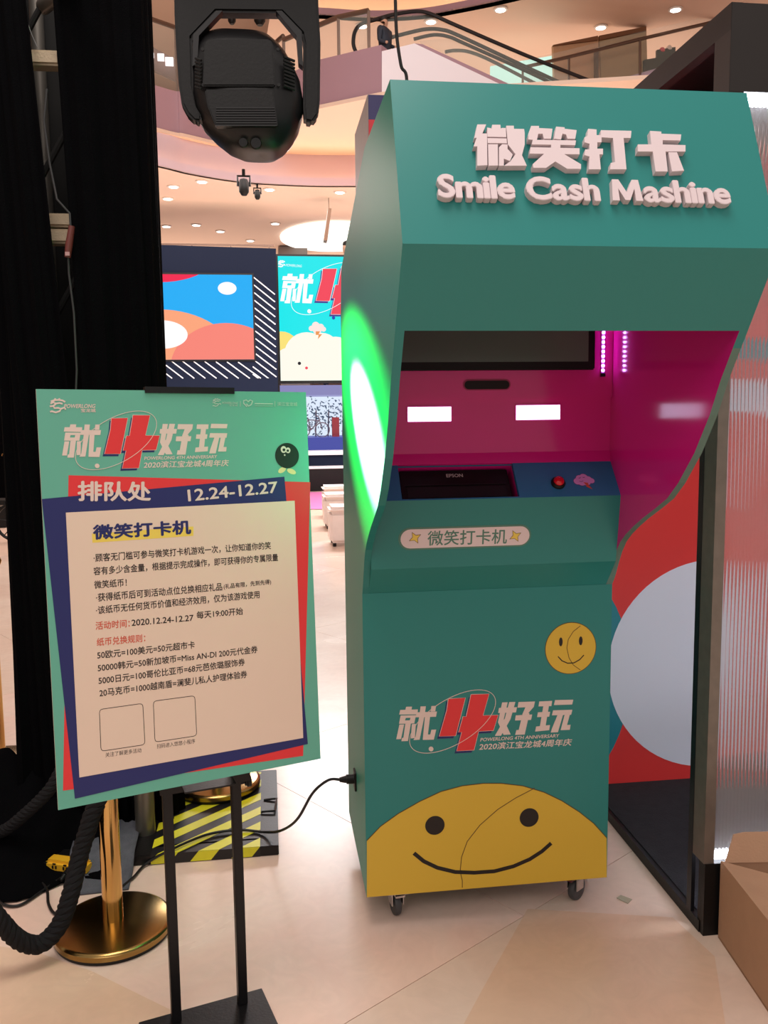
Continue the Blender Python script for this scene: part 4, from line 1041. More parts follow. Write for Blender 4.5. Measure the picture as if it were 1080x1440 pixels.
for k in range(4):
    cx = .42+.28*k+rnd.uniform(-.05, .05)
    pt_ = thing('stage_plant', ['small blue-grey tree on the stage nearest the poster edge', 'second blue-grey tree on the lit stage', 'third blue-grey tree on the lit stage', 'blue-grey tree on the stage nearest the kiosk'][k], 'plant', (cx, YS+1.3, .98), 'small trees on the stage')
    q = MB(); q.tube([(cx, YS+1.3, .98), (cx+.02, YS+1.3, 1.5)], .014, 6); q.build('trunk', wd, pt_)
    q = MB()
    for j in range(90):
        p = Vector((cx+rnd.gauss(0, .11), YS+1.3+rnd.gauss(0, .08), 1.38+rnd.gauss(0, .17))); a = Vector((rnd.gauss(0, 1), rnd.gauss(0, 1), rnd.gauss(0, 1))).normalized(); b_ = a.orthogonal().normalized()
        q.add([p+a*.035, p+b_*.018, p-a*.035, p-b_*.018], [(0, 1, 2, 3)])
    q.build('foliage', lf, pt_)['kind'] = 'stuff'
b1_ = thing('stage_bicycle', 'white prop bicycle between the small trees on the stage', 'bicycle', (.62, YS+.95, .98))
for cx in (.44, .82):
    q = MB(); q.tube([(cx+.14*math.cos(t), YS+.95, 1.12+.14*math.sin(t)) for t in [i*math.pi/12 for i in range(24)]], .012, 6, closed=True); q.build('wheel', wd, b1_)
q = MB()
for A_, B_ in (((.44, 1.12), (.60, 1.12)), ((.60, 1.12), (.76, 1.30)), ((.44, 1.12), (.55, 1.32)), ((.55, 1.32), (.76, 1.30)), ((.60, 1.12), (.54, 1.36)), ((.82, 1.12), (.75, 1.38)), ((.75, 1.38), (.70, 1.40))):
    q.tube([(A_[0], YS+.95, A_[1]), (B_[0], YS+.95, B_[1])], .010, 6)
q.build('frame', wd, b1_)
q = MB(); q.box(1.02, 1.16, YS+1.0, YS+1.1, .98, 1.36); tag(q.build('red_panel', mat('dull_red', (176, 60, 70), .5)), 'small red panel standing on the stage beside the trees', 'panel')
# cyan screen
S2 = Frame((0, YS-.03, 0), (1, 0, 0), (0, 0, 1))
SCN = thing('event_screen', 'big cyan LED screen with white logo and cloud above the stage', 'screen', (1.5, YS-.05, 2.03))
a = S2.ab(390.5, 360); b_ = S2.ab(395, 535.5)
sxa, szt, szb = a[0]+.0, a[1], b_[1]; sxb = 3.9
q = MB(); q.box(sxa-.04, sxb, YS+.0, YS+.12, szb-.05, szt+.04); q.build('screen_frame', BLACKM, SCN)
em = lambda nm, c, s=1.0: mat(nm, c, emit=s)
q = MB(); q.box(sxa, sxb-.04, YS-.03, YS+.0, szb, szt); q.build('display', em('screen_cyan', (0, 232, 236), 1.0), SCN)
eW = em('screen_white', (255, 255, 255), 1.0); eR = em('screen_red', (248, 70, 92), .95); eN = em('screen_navy', (70, 60, 150), .9); eY = em('screen_yellow', (250, 226, 120), 1.0)
def clipF(F, polys, x0, x1, y0, y1): return [p for p in (clip_poly(p, x0, x1, y0, y1) for p in polys) if p]
B1 = Vector(S2.ab(394, 425)); B2 = Vector(S2.ab(464.5, 442)); A1 = Vector(lp(62, 292)); A2 = Vector(lp(365, 345))
logo(SCN, S2, simil(A1, A2-A1, B1, B2-B1), 8, redm=eR, whm=eW, navm=eN)
dragon(S2, SCN, lambda x, y: (391+x*.10, 366+y*.10), .02, eW, .0)
text('lettering', S2, 'POWERLONG', (402, 374.5), (424, 376), eW, SCN, shear=.2, px=True, hpx=3.5, h=.004)
cl = [circ(S2.ab(u, v), r, 28) for u, v, r in ((432, 500, .42), (452, 496, .36), (472, 503, .38), (408, 512, .30), (489, 506, .4), (510, 500, .45), (540, 505, .4), (570, 498, .5))]
fl('yellow_hill', S2, clipF(S2, [circ(S2.ab(396, 492), .33, 28), circ(S2.ab(478, 508), .30, 28)], sxa, sxb-.04, szb, szt), eY, SCN, 0, .003)
base = [(sxa, szb), (sxb-.04, szb), (sxb-.04, S2.ab(500, 505)[1]), (sxa, S2.ab(395, 508)[1])]
fl('cloud_bank', S2, clipF(S2, cl+[base], sxa, sxb-.04, szb, szt), em('screen_cream', (255, 250, 236), 1.0), SCN, .001, .006)
fl('small_cloud', S2, [circ(S2.ab(u, v), r, 20) for u, v, r in ((438, 462, .05), (444, 458, .07), (451, 460, .06), (455, 463, .045), (446, 464, .08))], em('screen_pale', (255, 232, 226), 1.0), SCN, .001, .006)
fl('lightning_mark', S2, [S2.px([(444, 466), (450, 466), (448, 470), (453, 470), (447, 477), (448, 471), (444, 471)])], em('screen_orange', (236, 150, 80)), SCN, .002, .008)
fl('cloud_eye', S2, [circ(S2.ab(421, 511), .03, 16)], em('screen_dark', (40, 40, 60), .3), SCN, .004, .012)
fl('cloud_cheek', S2, [circ(S2.ab(431, 517.5), .026, 16)], eR, SCN, .004, .012)
fl('orbit_dot', S2, [circ(S2.ab(469, 447), .03, 16)], em('screen_blue', (30, 60, 180)), SCN, .004, .012)
# slate LED wall
YL = 13.0
LW = Frame((0, YL, 0), (1, 0, 0), (0, 0, 1))
LT = thing('led_wall', 'slate blue screen wall with white diagonal stripes and a bright abstract display', 'screen', (-1.8, YL+.2, 0))
tx = LW.ab(388, 349.5); bx = LW.ab(390, 545)
q = MB(); q.prism([LW.pt(-4.2, 0, -.5), LW.pt(bx[0]-.005, 0, -.5), LW.pt(tx[0], tx[1], -.5), LW.pt(-4.2, tx[1]+.08, -.5)], LW.n*.5); q.build('wall_body', DWALL, LT)
da = LW.ab(355, 387); db = LW.ab(357, 506); dz1 = LW.ab(222, 380.5)[1]; dz0 = LW.ab(222, 506)[1]
xL, xR = -3.9, (da[0]+db[0])/2
q = MB(); q.box(xL-.05, xR+.03, YL-.02, YL, dz0-.03, da[1]+.03); q.build('display_frame', BLACKM, LT)
q = MB(); q.box(xL, xR, YL-.03, YL-.01, dz0, da[1]); q.build('display', em('led_blue', (0, 172, 246), 1.0), LT)
LD = Frame((0, YL-.03, 0), (1, 0, 0), (0, 0, 1)); bnd = (xL, xR, dz0, da[1])
fl('crimson_shape', LD, clipF(LD, [circ(LD.ab(222, 350), 1.0, 48, .54)], *bnd), em('led_crimson', (240, 26, 76)), LT, 0, .003)
fl('peach_hill', LD, clipF(LD, [circ(LD.ab(226, 505), 1.25, 64, .82)], *bnd), em('led_peach', (250, 164, 122)), LT, .001, .005)
fl('coral_hill', LD, clipF(LD, [circ(LD.ab(320, 520), .95, 64, .78)], *bnd), em('led_coral', (246, 132, 118)), LT, .003, .008)
fl('white_sun', LD, clipF(LD, [circ(LD.ab(228, 470.5), .42, 48, .235)], *bnd), eW, LT, .006, .012)
fl('white_moon', LD, [circ(LD.ab(319.5, 405.5), .155, 32, .105)], eW, LT, .002, .006)
sw = mat('stripe_white', (232, 236, 244), .5, var=0)
for k in range(14):
    v = 389+k*10.55
    P = clip_poly(stroke([LW.ab(355.5, v), LW.ab(386.5+k*.2, v+25)], .017), *(-1e3, 1e3, LW.ab(355, 532)[1], 1e3))
    if P: fl('stripe', LW, [P], sw, LT, 0, .004)
for k in range(9):
    u = 210+k*15.6
    fl('stripe', LW, [stroke([LW.ab(u, 507.5+.2*k), LW.ab(u+32, 532)], .017)], sw, LT, 0, .004)
q = MB(); q.box(-4.2, -.05, YL+.46, YL+.48, 4.34, 4.37)
for i in range(7): q.box(-4.1+i*.66, -4.08+i*.66, YL+.46, YL+.48, 4.1, 4.34)
q.build('top_rail', BRZ, LT)
q = MB(); a = at(398, 342, y=17); q.box(a.x-.1, at(432, 342, y=17).x, 17, 18, 0, 4.98); tag(q.build('shop_kiosk', mat('grey_beige', (150, 136, 128), .6)), 'grey-beige block standing behind the cyan screen', 'block')
# pink carpet, white line, stools
q = MB(); q.prism([at(u, v, z=.003) for u, v in ((420, 692), (560, 692), (560, 716), (420, 716))], (0, 0, .002)); tag(q.build('pink_carpet', mat('pink_carpet', (200, 110, 160), .6)), 'pink carpet strip in front of the far stage', 'carpet')
st0 = None
for k, (u, v, hgt, lab) in enumerate(((477, 741, .44, 'middle white leather stool on the far floor'), (474, 726, .44, 'farthest white leather stool, half hidden behind the middle one'), (488, 765, .44, 'nearest white leather stool in front of the far stage'))):
    c_ = at(u, v, z=0)
    if st0 is None:
        t = thing('cube_stool', lab, 'stool', c_, 'white stools by the stage'); w_ = .20
        q = MB(); q.box(c_.x-w_, c_.x+w_, c_.y-w_, c_.y+w_, .04, hgt-.06); q.build('seat_body', mat('white_leather', (244, 232, 226), .4), t, bevel=.03)
        q = MB(); q.box(c_.x-w_-.008, c_.x+w_+.008, c_.y-w_-.008, c_.y+w_+.008, hgt-.07, hgt); q.build('cushion', MATS['white_leather'], t, bevel=.03)
        for i in (-1, 1):
            for j in (-1, 1): q = MB(); q.lathe([(.02, 0), (.02, .05)], (c_.x+i*.15, c_.y+j*.15, 0), 10); q.build('foot', BLACKP, t)
        st0 = t
    else: copy_tree(st0, (c_.x, c_.y, 0), lab)
# stage-side banner pillar (navy, red) partly behind the kiosk
yb = 4.0
a = at(518, 133, y=yb); x1 = a.x+.5
BP = thing('banner_pillar', 'tall banner pillar, navy above red, rising behind the kiosk header', 'pillar', (a.x+.25, yb+.4, 0))
zr = at(518, 168, y=yb).z
q = MB(); q.box(a.x, x1, yb, yb+.9, 0, zr); q.build('red_section', mat('banner_red', (190, 40, 52), .5), BP)
q = MB(); q.box(a.x, x1, yb, yb+.9, zr, a.z); q.build('navy_section', mat('banner_navy', (44, 42, 92), .5), BP)
q = MB(); q.box(a.x-.006, a.x-.001, yb+.005, yb+.9, 0, a.z-.0); q.build('side_board', mat('grey_board', (150, 140, 134), .6), BP)
# dark hall at the far left
q = MB(); q.box(-9.5, -4.4, 13.6, 13.9, .0, 2.15); tag(q.build('black_backdrop', DRAPE), 'black backdrop wall far away beyond the small barrier post', 'backdrop')
q = MB(); q.box(-6.2, -4.9, 15, 15.4, 2.15, 3.0); tag(q.build('market_stall', mat('stall_beige', (150, 130, 96), .6, var=.4, scale=6)), 'beige stall top above the far black backdrop', 'stall')
eq = thing('flight_case', 'black equipment case near the far small barrier post', 'case', at(3, 742, z=0))
c_ = at(3, 742, z=0); q = MB(); q.box(c_.x-.45, c_.x+.06, c_.y, c_.y+.4, .0, .36); q.build('case_body', BLACKP, eq, bevel=.01)
q = MB(); q.box(c_.x-.45, c_.x+.065, c_.y-.004, c_.y+.404, .28, .30); q.build('case_band', ALU, eq)
c_ = at(24, 762, z=0); q = MB(); R1 = .22
q.tube([(c_.x+R1*math.cos(t), c_.y, R1+.02+R1*math.sin(t)) for t in [i*math.pi/14 for i in range(28)]], .018, 6, closed=True)
wo = q.build('spoked_wheel', BLACKP); q = MB()
for t in range(0, 6): q.tube([(c_.x, c_.y, R1+.02), (c_.x+R1*math.cos(t), c_.y, R1+.02+R1*math.sin(t))], .006, 5)
q.build('spokes', BLACKP, wo); tag(wo, 'dark spoked wheel just behind the brass ball at the outer edge of the drape', 'wheel')

# ================================================================== MALL ARCHITECTURE
def strip(name, pts, z0, z1, m, parent=None, th=.12, out=True):
    """wall strip over a plan curve, thickness away from the camera"""
    b = MB(); n = len(pts); vs = []; fs = []
    for i, p in enumerate(pts):
        a_ = pts[max(i-1, 0)]; c_ = pts[min(i+1, n-1)]; d = Vector((c_[0]-a_[0], c_[1]-a_[1])).normalized(); nn = Vector((-d.y, d.x))
        if nn.dot(Vector((p[0]-CX, p[1]-CY))) < 0: nn = -nn
        q_ = (p[0]+nn.x*th, p[1]+nn.y*th)
        vs += [(p[0], p[1], z0), (p[0], p[1], z1), (q_[0], q_[1], z0), (q_[0], q_[1], z1)]
    for i in range(n-1):
        k = i*4; fs += [(k, k+4, k+5, k+1), (k+2, k+3, k+7, k+6), (k, k+2, k+6, k+4), (k+1, k+5, k+7, k+3)]
    fs += [(0, 1, 3, 2), ((n-1)*4, (n-1)*4+2, (n-1)*4+3, (n-1)*4+1)]
    b.add(vs, fs); return b.build(name, m, parent, smooth=True)
def curve2(P, k=8):
    o = smooth_path([Vector((p[0], p[1], 0)) for p in P], k); return [(p.x, p.y) for p in o]
HZ1 = 5.0
E1 = [at(u, v, z=HZ1) for u, v in ((215, 232), (270, 245), (340, 256), (420, 261), (490, 262))]
far_l = [(-9.0, 7.0), (-6.0, 8.2), (-3.6, 9.6)]
edge = curve2(far_l+[(p.x, p.y) for p in E1]+[(2.6, 11.75), (5.2, 10.9), (9, 9)], 8)
struct(strip('trim_1', edge, HZ1, HZ1+.13, LPINK, th=.06))
inner = [(p[0]*1.0, p[1]+.45) for p in edge]
struct(strip('wall_far_cove', inner, HZ1+.02, HZ1+.62, LPINK, th=.05))
b = MB(); vs = []; fs = []
for p, r_ in zip(edge, inner): vs += [(p[0], p[1]+.02, HZ1+.015), (r_[0], r_[1], HZ1+.015)]
for i in range(len(edge)-1): fs.append((2*i, 2*i+2, 2*i+3, 2*i+1))
b.add(vs, fs); struct(b.build('trim_2', LPINK))
cv = strip('cove_light_strip', [(p[0], p[1]+.33) for p in edge], HZ1+.03, HZ1+.06, COVEL, th=.04)
tag(cv, 'warm glowing light strip hidden in the curved cove', 'light strip')
# lower soffit (ground floor ceiling) behind the curved edge
b = MB(); vs = [(p[0], p[1], HZ1) for p in edge]+[(p[0], p[1]+.55, HZ1+.012) for p in edge]; n = len(edge)
loop = [(p[0], p[1], HZ1) for p in edge]+[(12, 45, HZ1), (-14, 45, HZ1)]
b.prism(loop, (0, 0, .01)); struct(b.build('ceiling', SALMON))
# parapet (left piece curves, right piece comes towards us)
HP = HZ1+.60
Lp = curve2([(-7.5, 7.6), (-4.4, 9.0)]+[tuple(at(u, v, z=HP).to_2d()) for u, v in ((215, 183), (260, 193), (317, 206), (372, 214))]+[tuple(at(402, 200, z=HP).to_2d())], 8)
Rp = [tuple(at(u, v, z=HP).to_2d()) for u, v in ((402, 172), (450, 153), (515, 139.5), (537, 135))]
zpt = at(215, 118, y=at(215, 183, z=HP).y).z
struct(strip('wall_parapet_left', Lp, HP, zpt, MAUVE, th=.2))
zpr = at(451, 84, y=at(450, 153, z=HP).y).z
struct(strip('wall_parapet_right', Rp, HP, zpr, MAUVE, th=.2))
loop = [(-3.5, 9.2, HP-.003), (Rp[0][0]-.9, Rp[0][1]-.15, HP-.003), (Rp[0][0], Rp[0][1]-.02, HP-.003), (Rp[1][0], Rp[1][1]-.02, HP-.003), (Rp[2][0], Rp[2][1]-.02, HP-.003), (Rp[-1][0], Rp[-1][1]-.02, HP-.003), (9, 7.5, HP-.003), (9, 9.6, HP-.003)]+[(p[0], p[1]+.05, HP-.003) for p in inner[::-1] if p[0] > -3.5]
lft = [(p[0], p[1]-.02, HP-.003) for p in Lp if -3.5 < p[0] < Rp[0][0]]
loop = lft+loop[2:]
b = MB(); b.prism(loop, (0, 0, .05)); struct(b.build('ceiling_balcony', SALMON))
# escalator
ye = Rp[-1][1]
EP = lambda u, v, d=0: at(u, v, y=ye+d)
ES = thing('escalator', 'escalator with black handrails and white side rising above the kiosk header', 'escalator', (EP(600, 120).x, ye+.6, EP(600, 120).z))
q = MB(); q.prism([EP(537, 72), EP(583, 61), (EP(770, 150).x, ye, EP(770, 150).z), (EP(770, 260).x, ye, EP(770, 260).z), (EP(537, 180).x, ye, EP(537, 180).z)], (0, .12, 0)); q.build('side_cladding', WWALL, ES)
q = MB(); q.prism([EP(583, 61), EP(594, 62), EP(790, 152), EP(770, 150)], (0, .35, 0)); q.build('cladding_cap', MAUVE, ES)
for d, pts in ((.35, ((501, 74), (497, 62), (499, 45), (508, 34), (530, 27), (555, 20), (585, 16), (604, 19), (640, 35), (740, 78), (850, 122), (940, 160))), (.45, ((545, 54), (575, 46), (600, 41), (622, 42), (645, 50), (735, 92), (800, 122), (880, 160))), (1.35, ((582, 55), (610, 49), (632, 52), (655, 62), (740, 100), (786, 122), (860, 158))), (1.5, ((626, 73), (640, 71), (660, 73), (690, 85), (750, 116), (800, 140)))):
    q = MB(); q.tube(smooth_path([EP(u, v, d) for u, v in pts], 5), .026, 8); q.build('handrail', RAILK, ES, smooth=True)
for d, top in ((.38, ((505, 72), (505, 40), (545, 26), (590, 19), (610, 24), (850, 124))), (1.38, ((590, 57), (632, 54), (786, 124)))):
    q = MB(); q.prism([EP(u, v, d) for u, v in top]+[EP(top[-1][0], 190, d), EP(600, 62 if d < 1 else 75, d)], (0, .02, 0)); q.build('glass_balustrade', GLASS, ES)
q = MB(); q.prism([EP(596, 66, .5), EP(780, 150, .5), EP(780, 170, .5), EP(590, 86, .5)], (0, .9, 0)); q.build('step_band', mat('step_grey', (170, 186, 170), .5), ES)
# upper gallery railings
def railing(name, label, pts, h, gp):
    t = thing(name, label, 'railing', pts[0]); n = len(pts)
    for i in range(n-1):
        a, c = pts[i], pts[i+1]; q = MB(); q.prism([a, c, c+Z*h, a+Z*h], ((c-a).cross(Z)).normalized()*.015); q.build('glass_pane', GLASS, t)
    q = MB(); q.tube([p+Z*h for p in pts], .035, 8); q.build('top_rail', BRZ, t)
    for p in pts:
        q = MB(); q.box(p.x-.02, p.x+.02, p.y-.02, p.y+.02, p.z, p.z+h); q.build('baluster', BRZ, t)
    return t
y_ = Rp[1][1]; hr = at(450, 31, y=y_+.1).z-zpr
railing('gallery_railing', 'glass gallery railing above the mauve parapet beside the escalator', [Vector((p[0], p[1]+.12, zpr)) for p in (Rp[0], ((Rp[1][0]*.55+Rp[2][0]*.45), Rp[1][1]*.55+Rp[2][1]*.45), (Rp[2][0]+.06, Rp[2][1]))], hr, None)
idx = [i for i, p in enumerate(Lp) if p[0] > -3.2]
pts_ = [Vector((Lp[i][0], Lp[i][1]+.12, zpt)) for i in idx[::4]]
railing('gallery_railing', 'curved glass gallery railing seen between the drape and the stage light', pts_, .95, None)
# upper level: far white wall with lit signs seen left, big ceiling
HU = 10.5
b = MB(); b.prism([(-25, 6, HU), (25, 6, HU), (25, 50, HU), (-25, 50, HU)], (0, 0, .1)); struct(b.build('ceiling_upper', SALMON))
b = MB(); b.box(-25, 25, 45, 45.3, 0, HU); struct(b.build('wall_back', SALMON))
b = MB(); b.box(-25.3, -25, -8, 45, -.1, HU); struct(b.build('wall_left', SALMON))
b = MB(); b.box(25, 25.3, -8, 45, -.1, HU); struct(b.build('wall_right', SALMON))
# upper ring beam with warm cove along the top right of the picture
yu = 17.0; UP = lambda u, v: at(u, v, y=yu)
ringp = [at(u, v, z=8.2) for u, v in ((380, 20), (450, 21), (520, 25), (590, 22), (650, 12), (720, -3), (800, -25), (950, -75), (1250, -190))]
rg = curve2([(p.x, p.y) for p in ringp], 6)
struct(strip('trim_3', rg, 8.2, 8.32, MAUVE, th=.15)); struct(strip('wall_upper_cove', [(p[0], p[1]+.7) for p in rg], 8.25, 9.3, SALMON, th=.05))
tag(strip('cove_light_strip', [(p[0], p[1]+.3) for p in rg], 8.26, 8.31, COVEL, th=.06), 'warm glowing light strip along the upper gallery ceiling edge', 'light strip')
loop = [(p[0], p[1], 8.2) for p in rg]+[(26, 44, 8.2), (rg[0][0]-2, 44, 8.2)]
b = MB(); b.prism(loop, (0, 0, .02)); struct(b.build('ceiling_gallery', SALMON))
# far gallery: doorway panels, railing line, mauve parapet seen between escalator and canopy
yg = 13.0; GP = lambda u, v, d=0: at(u, v, y=yg+d)
GA = thing('gallery_shopfront', 'brown-topped shopfront panels on the far gallery above the kiosk', 'shopfront', GP(850, 120))
for pts in (((778, 63), (841, 50), (843, 122), (780, 122)), ((843, 50), (909, 37), (911, 125), (846, 125))):
    q = MB(); q.prism([GP(u, v, .35) for u, v in pts], (0, .1, 0)); q.build('shop_panel', mat('tan_panel', (196, 150, 112), .6) if pts[0][0] < 800 else mat('olive_panel', (170, 138, 98), .6), GA)
    q = MB(); q.prism([GP(u, v, .30) for u, v in (pts[0], pts[1], (pts[1][0], pts[1][1]+6), (pts[0][0], pts[0][1]+(1 if pts[0][0] < 800 else 6)))], (0, .05, 0)); q.build('top_trim', mat('brown_trim', (120, 80, 52), .5), GA)
q = MB(); q.prism([GP(u, v, .24) for u, v in ((838, 70), (842, 70), (842, 125), (838, 125))], (0, .1, 0)); q.build('mullion', BRZ, GA)
q = MB(); q.prism([GP(u, v) for u, v in ((700, 158), (846, 118), (1030, 66), (1030, 180), (700, 190))], (0, .2, 0)); struct(q.build('wall_gallery_parapet', mat('lilac_fascia', (196, 176, 196), .6)))
tb_ = [GP(u, v, -.05) for u, v in ((735, 95), (800, 80), (900, 55), (990, 34), (1060, 15))]
ft_ = [GP(u, v, -.05) for u, v in ((735, 145), (800, 131), (900, 105), (990, 78), (1060, 57))]
GR = thing('gallery_railing', 'sloping glass railing on the far gallery next to the black canopy', 'railing', ft_[0])
q = MB(); q.tube(tb_, .03, 8); q.build('top_rail', BRZ, GR)
for i in range(4): q = MB(); q.prism([ft_[i], ft_[i+1], tb_[i+1]+Z*.12, tb_[i]+Z*.12], (0, .015, 0)); q.build('glass_pane', GLASS, GR)
for i in range(5): q = MB(); q.tube([ft_[i], tb_[i]], .02, 6); q.build('baluster', BRZ, GR)
q = MB(); q.prism([GP(u, v, .26) for u, v in ((906, 84), (924, 81), (924, 70), (950, 66), (950, 180), (906, 180))], (0, .06, 0)); sd = tag(q.build('dark_stand', BLACKP), 'dark display stand on the gallery right at the canopy edge', 'stand')
for u, v, c_ in ((931, 73, (226, 70, 90)), (941, 70, (240, 226, 214))):
    q = MB(); p = GP(u, v-2, .29); q.lathe([(.02, -.04), (.05, -.02), (.055, .01), (.03, .045)], p, 12); tag(q.build('display_item', mat('item_%d' % u, c_, .5), smooth=True), 'small %s item on the dark stand beside the canopy' % ('red' if u < 935 else 'cream'), 'display item')
# bright window glow at the escalator foot
q = MB(); q.prism([GP(u, v, .6) for u, v in ((690, 93), (778, 78), (778, 150), (690, 150))], (0, .05, 0)); q.build('lit_window', em('shop_glow', (214, 255, 236), 1.1), GA)['label'] = 'bright pale green window'
# lights and fittings in the ceilings
dl = None
for i, (u, v) in enumerate(((284, 255), (379, 266), (478, 270), (236, 279), (276, 316), (310, 325), (352, 338), (387, 314), (234, 318), (244, 262))):
    p = at(u, v, z=HZ1-.004)
    if dl is None:
        dl = thing('downlight', 'x', 'downlight', p, 'downlights in the lower ceiling')
        q = MB(); q.lathe([(.10, .003), (.10, -.012), (.08, -.014)], p, 20); q.build('trim_ring', mat('ring_white', (236, 226, 216), .5), dl)
        q = MB(); q.lathe([(.07, -.012), (.07, -.018)], p, 16); q.build('lamp', DLIGHT, dl); o = dl
    else: o = copy_tree(dl, p)
    o['label'] = 'small downlight in the lower ceiling, ' + ['left of the black spotlights', 'just right of the smaller black spotlight', 'by the round lantern near the kiosk', 'high beside the drape, second from it', 'in the middle above the slate wall', 'above the slate wall, right of its middle', 'lowest one, just above the slate wall', 'between the spotlights and the round lantern', 'low beside the drape', 'nearest the curved edge beside the drape'][i]
for i, (u, v) in enumerate(((606, 30), (704, 13), (845, 38), (950, 13), (509, 36))):
    p = at(u, v, z=8.19)
    o = copy_tree(dl, p); o.scale = (1.2, 1.2, 1.2); o['group'] = 'downlights in the gallery ceiling'; o['label'] = 'small downlight in the gallery ceiling, ' + ['above the crest of the escalator handrail', 'highest one over the middle of the kiosk header', 'above the brown shopfront panels', 'next to the tip of the black canopy', 'inside the curl of the escalator handrail'][i]
q = MB(); q.prism([at(u, v, z=.002) for u, v in ((867, 1263), (873, 1259), (889, 1265), (883, 1271))], (0, 0, .0012))
tag(q.build('tape_scrap', mat('old_tape', (190, 186, 160), .3, alpha=.6)), 'small crumpled scrap of clear tape on the floor near the booth platform', 'tape')
b = MB(); c0 = at(395, 330, z=HZ1-.02); c1 = at(470, 350, z=HZ1-.02)
ctr = at(470, 331, z=HZ1-.02); rx = (ctr-at(394, 331, z=HZ1-.02)).length; ry = abs(at(450, 310, z=HZ1-.02).y-at(450, 352, z=HZ1-.02).y)/2
cyy = (at(450, 310, z=HZ1-.02).y+at(450, 352, z=HZ1-.02).y)/2
b.prism([(ctr.x+rx*math.cos(t), cyy+ry*math.sin(t), HZ1-.02) for t in [i*math.pi/32 for i in range(64)]], (0, 0, -.03)); tag(b.build('ceiling_lantern', WLIGHT), 'large round luminous ceiling lantern behind the cyan screen', 'ceiling light')
def small_spot(u, v, z, lab, s=1):
    p = at(u, v, z=z-.30*s); t = thing('ceiling_spotlight', lab, 'spotlight', (p.x, p.y, z))
    q = MB(); q.tube([(p.x, p.y, z), (p.x, p.y, z-.12*s)], .03*s, 8); q.build('stem', BLACKM, t)
    q = MB(); q.tube([(p.x-.11*s, p.y, z-.3*s), (p.x-.11*s, p.y, z-.12*s), (p.x+.11*s, p.y, z-.12*s), (p.x+.11*s, p.y, z-.3*s)], .022*s, 8); q.build('yoke', BLACKM, t)
    q = MB(); q.lathe([(.05*s, -.16*s), (.09*s, -.10*s), (.10*s, .04*s), (.07*s, .12*s), (.02*s, .14*s)], (p.x, p.y, z-.30*s), 14); q.build('lamp_head', BLACKP, t, smooth=True)
small_spot(343, 262, HZ1, 'black moving spotlight under the salmon ceiling edge', .8); small_spot(362, 273, HZ1, 'smaller black spotlight beside the moving one under the ceiling', .5)
small_spot(365, 21, 8.2, 'black spotlight framed inside the yoke of the stage light, right one', 1.0); small_spot(326, 24, 8.2, 'slim black spotlight framed inside the yoke of the stage light, left one', .7)
p = at(460, 300, z=HZ1-.25); q = MB(); q.cbox((p.x, p.y, HZ1-.45), Vector((.98, 0, -.15)).normalized(), .028, Vector((0, 1, 0)), .12, Vector((.15, 0, .98)).normalized(), .26); q.tube([(p.x+.03, p.y, HZ1-.2), (p.x+.03, p.y, HZ1)], .006, 6); tag(q.build('hanging_sign', mat('bronze_sign', (110, 80, 58), .4)), 'narrow bronze sign hanging above the round ceiling lantern', 'sign')
# lit signs on the far upper gallery at left
for i, (u, v, w) in enumerate(((213, 77, .07), (226, 80, .10), (238, 86, .12))):
    p = at(u, v, y=12.2); q = MB(); q.box(p.x-w/2, p.x+w/2, 12.2, 12.24, p.z-w*.5, p.z+w*.5); tag(q.build('lit_sign', em('sign_white', (255, 246, 246), 1.6)), ['smallest', 'middle', 'largest'][i]+' white lit sign on the dark band right of the drape', 'sign')
q = MB(); pA_, pB_ = at(200, 58, y=12.3), at(262, 92, y=12.3); dz = .55
q.prism([pA_, pB_, pB_-Z*.30, pA_-Z*.35], (0, .1, 0)); struct(q.build('trim_4', mat('brown_band', (128, 98, 92), .5)))

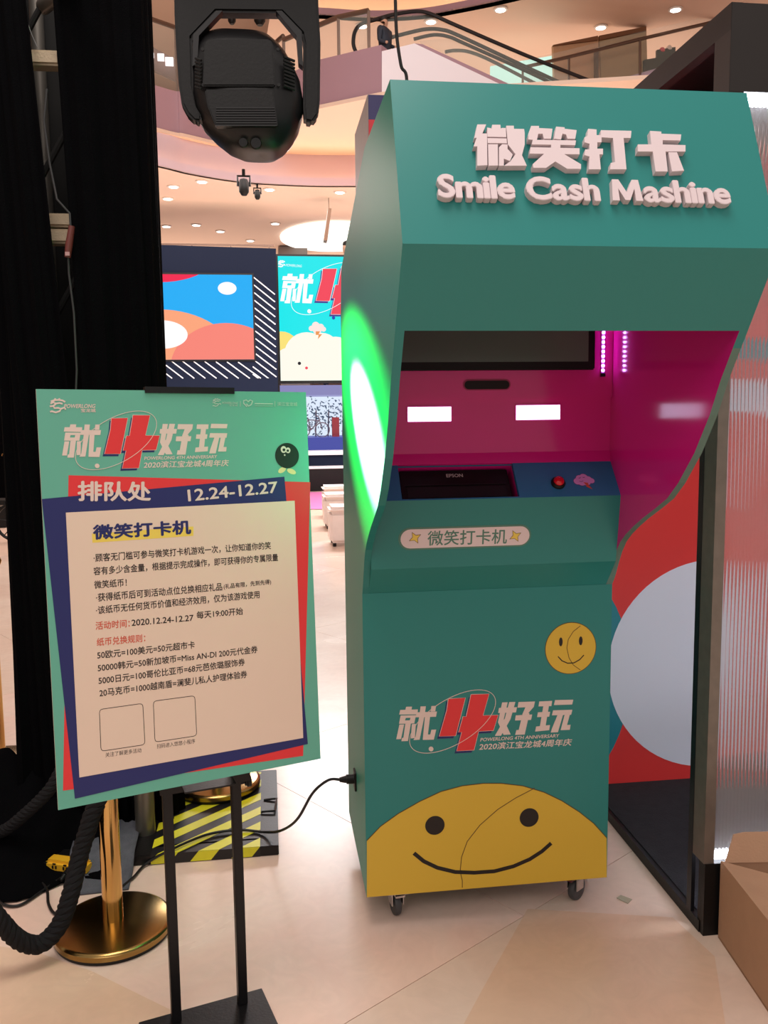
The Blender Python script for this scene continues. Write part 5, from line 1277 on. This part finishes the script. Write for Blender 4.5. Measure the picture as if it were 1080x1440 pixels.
# ================================================================== people far away
def person(name, label, base, h, facing, clothes, skin=(205, 160, 135), hair=(30, 24, 22)):
    """small standing figure in one skinned surface; facing = direction in plan"""
    t = thing(name, label, 'person', base); f = Vector((math.cos(facing), math.sin(facing), 0)); s = Vector((-f.y, f.x, 0)); B_ = Vector(base)
    me = bpy.data.meshes.new('body'); P = {}
    def v(k, a, b, c): P[k] = Vector(t.location)*0+f*(a*h)+s*(b*h)+Z*(c*h)
    v('pel', 0, 0, .53); v('chest', .005, 0, .72); v('neck', 0, 0, .83); v('head', .012, 0, .90); v('crown', .005, 0, .965)
    for k, g in (('l', 1), ('r', -1)):
        v('hip'+k, 0, .05*g, .51); v('knee'+k, .01, .05*g, .28); v('ank'+k, -.005, .05*g, .04); v('toe'+k, .07, .055*g, .015)
        v('sh'+k, 0, .105*g, .80); v('el'+k, .0, .125*g, .63); v('wr'+k, .10, .11*g, .58); v('ha'+k, .135, .105*g, .585)
    ks = list(P); E_ = [('pel', 'chest'), ('chest', 'neck'), ('neck', 'head'), ('head', 'crown')]
    for k in 'lr': E_ += [('pel', 'hip'+k), ('hip'+k, 'knee'+k), ('knee'+k, 'ank'+k), ('ank'+k, 'toe'+k), ('chest', 'sh'+k), ('sh'+k, 'el'+k), ('el'+k, 'wr'+k), ('wr'+k, 'ha'+k)]
    me.from_pydata([tuple(P[k]) for k in ks], [(ks.index(a), ks.index(b)) for a, b in E_], [])
    o = bpy.data.objects.new('body', me); COL.objects.link(o); o.parent = t
    sk = o.modifiers.new('skin', 'SKIN')
    R_ = {'pel': .085, 'chest': .095, 'neck': .033, 'head': .058, 'crown': .036, 'hip': .06, 'knee': .038, 'ank': .026, 'toe': .02, 'sh': .045, 'el': .03, 'wr': .02, 'ha': .018}
    for i, k in enumerate(ks):
        r = R_.get(k, R_.get(k[:-1], .03))*h*(1.15 if k not in ('head', 'crown', 'neck') else 1); me.skin_vertices[0].data[i].radius = (r, r*.85)
    me.skin_vertices[0].data[0].use_root = True
    o.modifiers.new('sub', 'SUBSURF').levels = 2
    dg = bpy.context.evaluated_depsgraph_get(); dg.update(); m2 = bpy.data.meshes.new_from_object(o.evaluated_get(dg)); o.modifiers.clear(); o.data = m2
    m2.materials.clear(); cm, smt, pm = mat('cloth_%s' % label[:6], clothes, .7), mat('skin', skin, .5), mat('trousers', (34, 36, 44), .7)
    for k in (cm, smt, pm): m2.materials.append(k)
    for p in m2.polygons:
        c = p.center; a = c.dot(f)
        p.material_index = 1 if (c.z > .835*h or a > .105*h and c.z > .3*h) else (2 if c.z < .5*h else 0)
    m2.shade_smooth()
    q = MB(); q.lathe([(.02*h, -.030*h), (.050*h, -.018*h), (.060*h, .008*h), (.052*h, .036*h), (.02*h, .052*h)], B_-f*.012*h+Z*(.938*h), 16); q.build('hair', mat('black_hair', hair, .6), t, smooth=True)
    return t
pb_ = EP(541, 76, .30); hh = (EP(541, 18, .30)-pb_).length
person('person', 'person in a dark suit standing at the top of the escalator', (pb_.x, pb_.y, EP(541, 72, .30).z-hh*.95), hh*1.82, -.75, (48, 54, 66))
pt0 = at(486, 337, y=15.2); hz = 1.7
pbz = pt0.z-hz
PS2 = thing('service_platform', 'raised service platform hidden behind the cyan screen', 'platform', (pt0.x, 15.3, 0))
q = MB(); q.box(pt0.x-.5, pt0.x+.6, 14.9, 15.8, pbz-.06, pbz); q.build('deck', BLACKM, PS2)
for i in (-.45, .5):
    for j in (14.95, 15.75): q = MB(); q.box(pt0.x+i, pt0.x+i+.05, j-.025, j+.025, 2.0, pbz-.06); q.build('leg', BLACKM, PS2)
person('person', 'person with black hair in grey, head showing above the cyan screen', (pt0.x+.02, 15.2, pbz), hz, 3.3, (120, 110, 112))
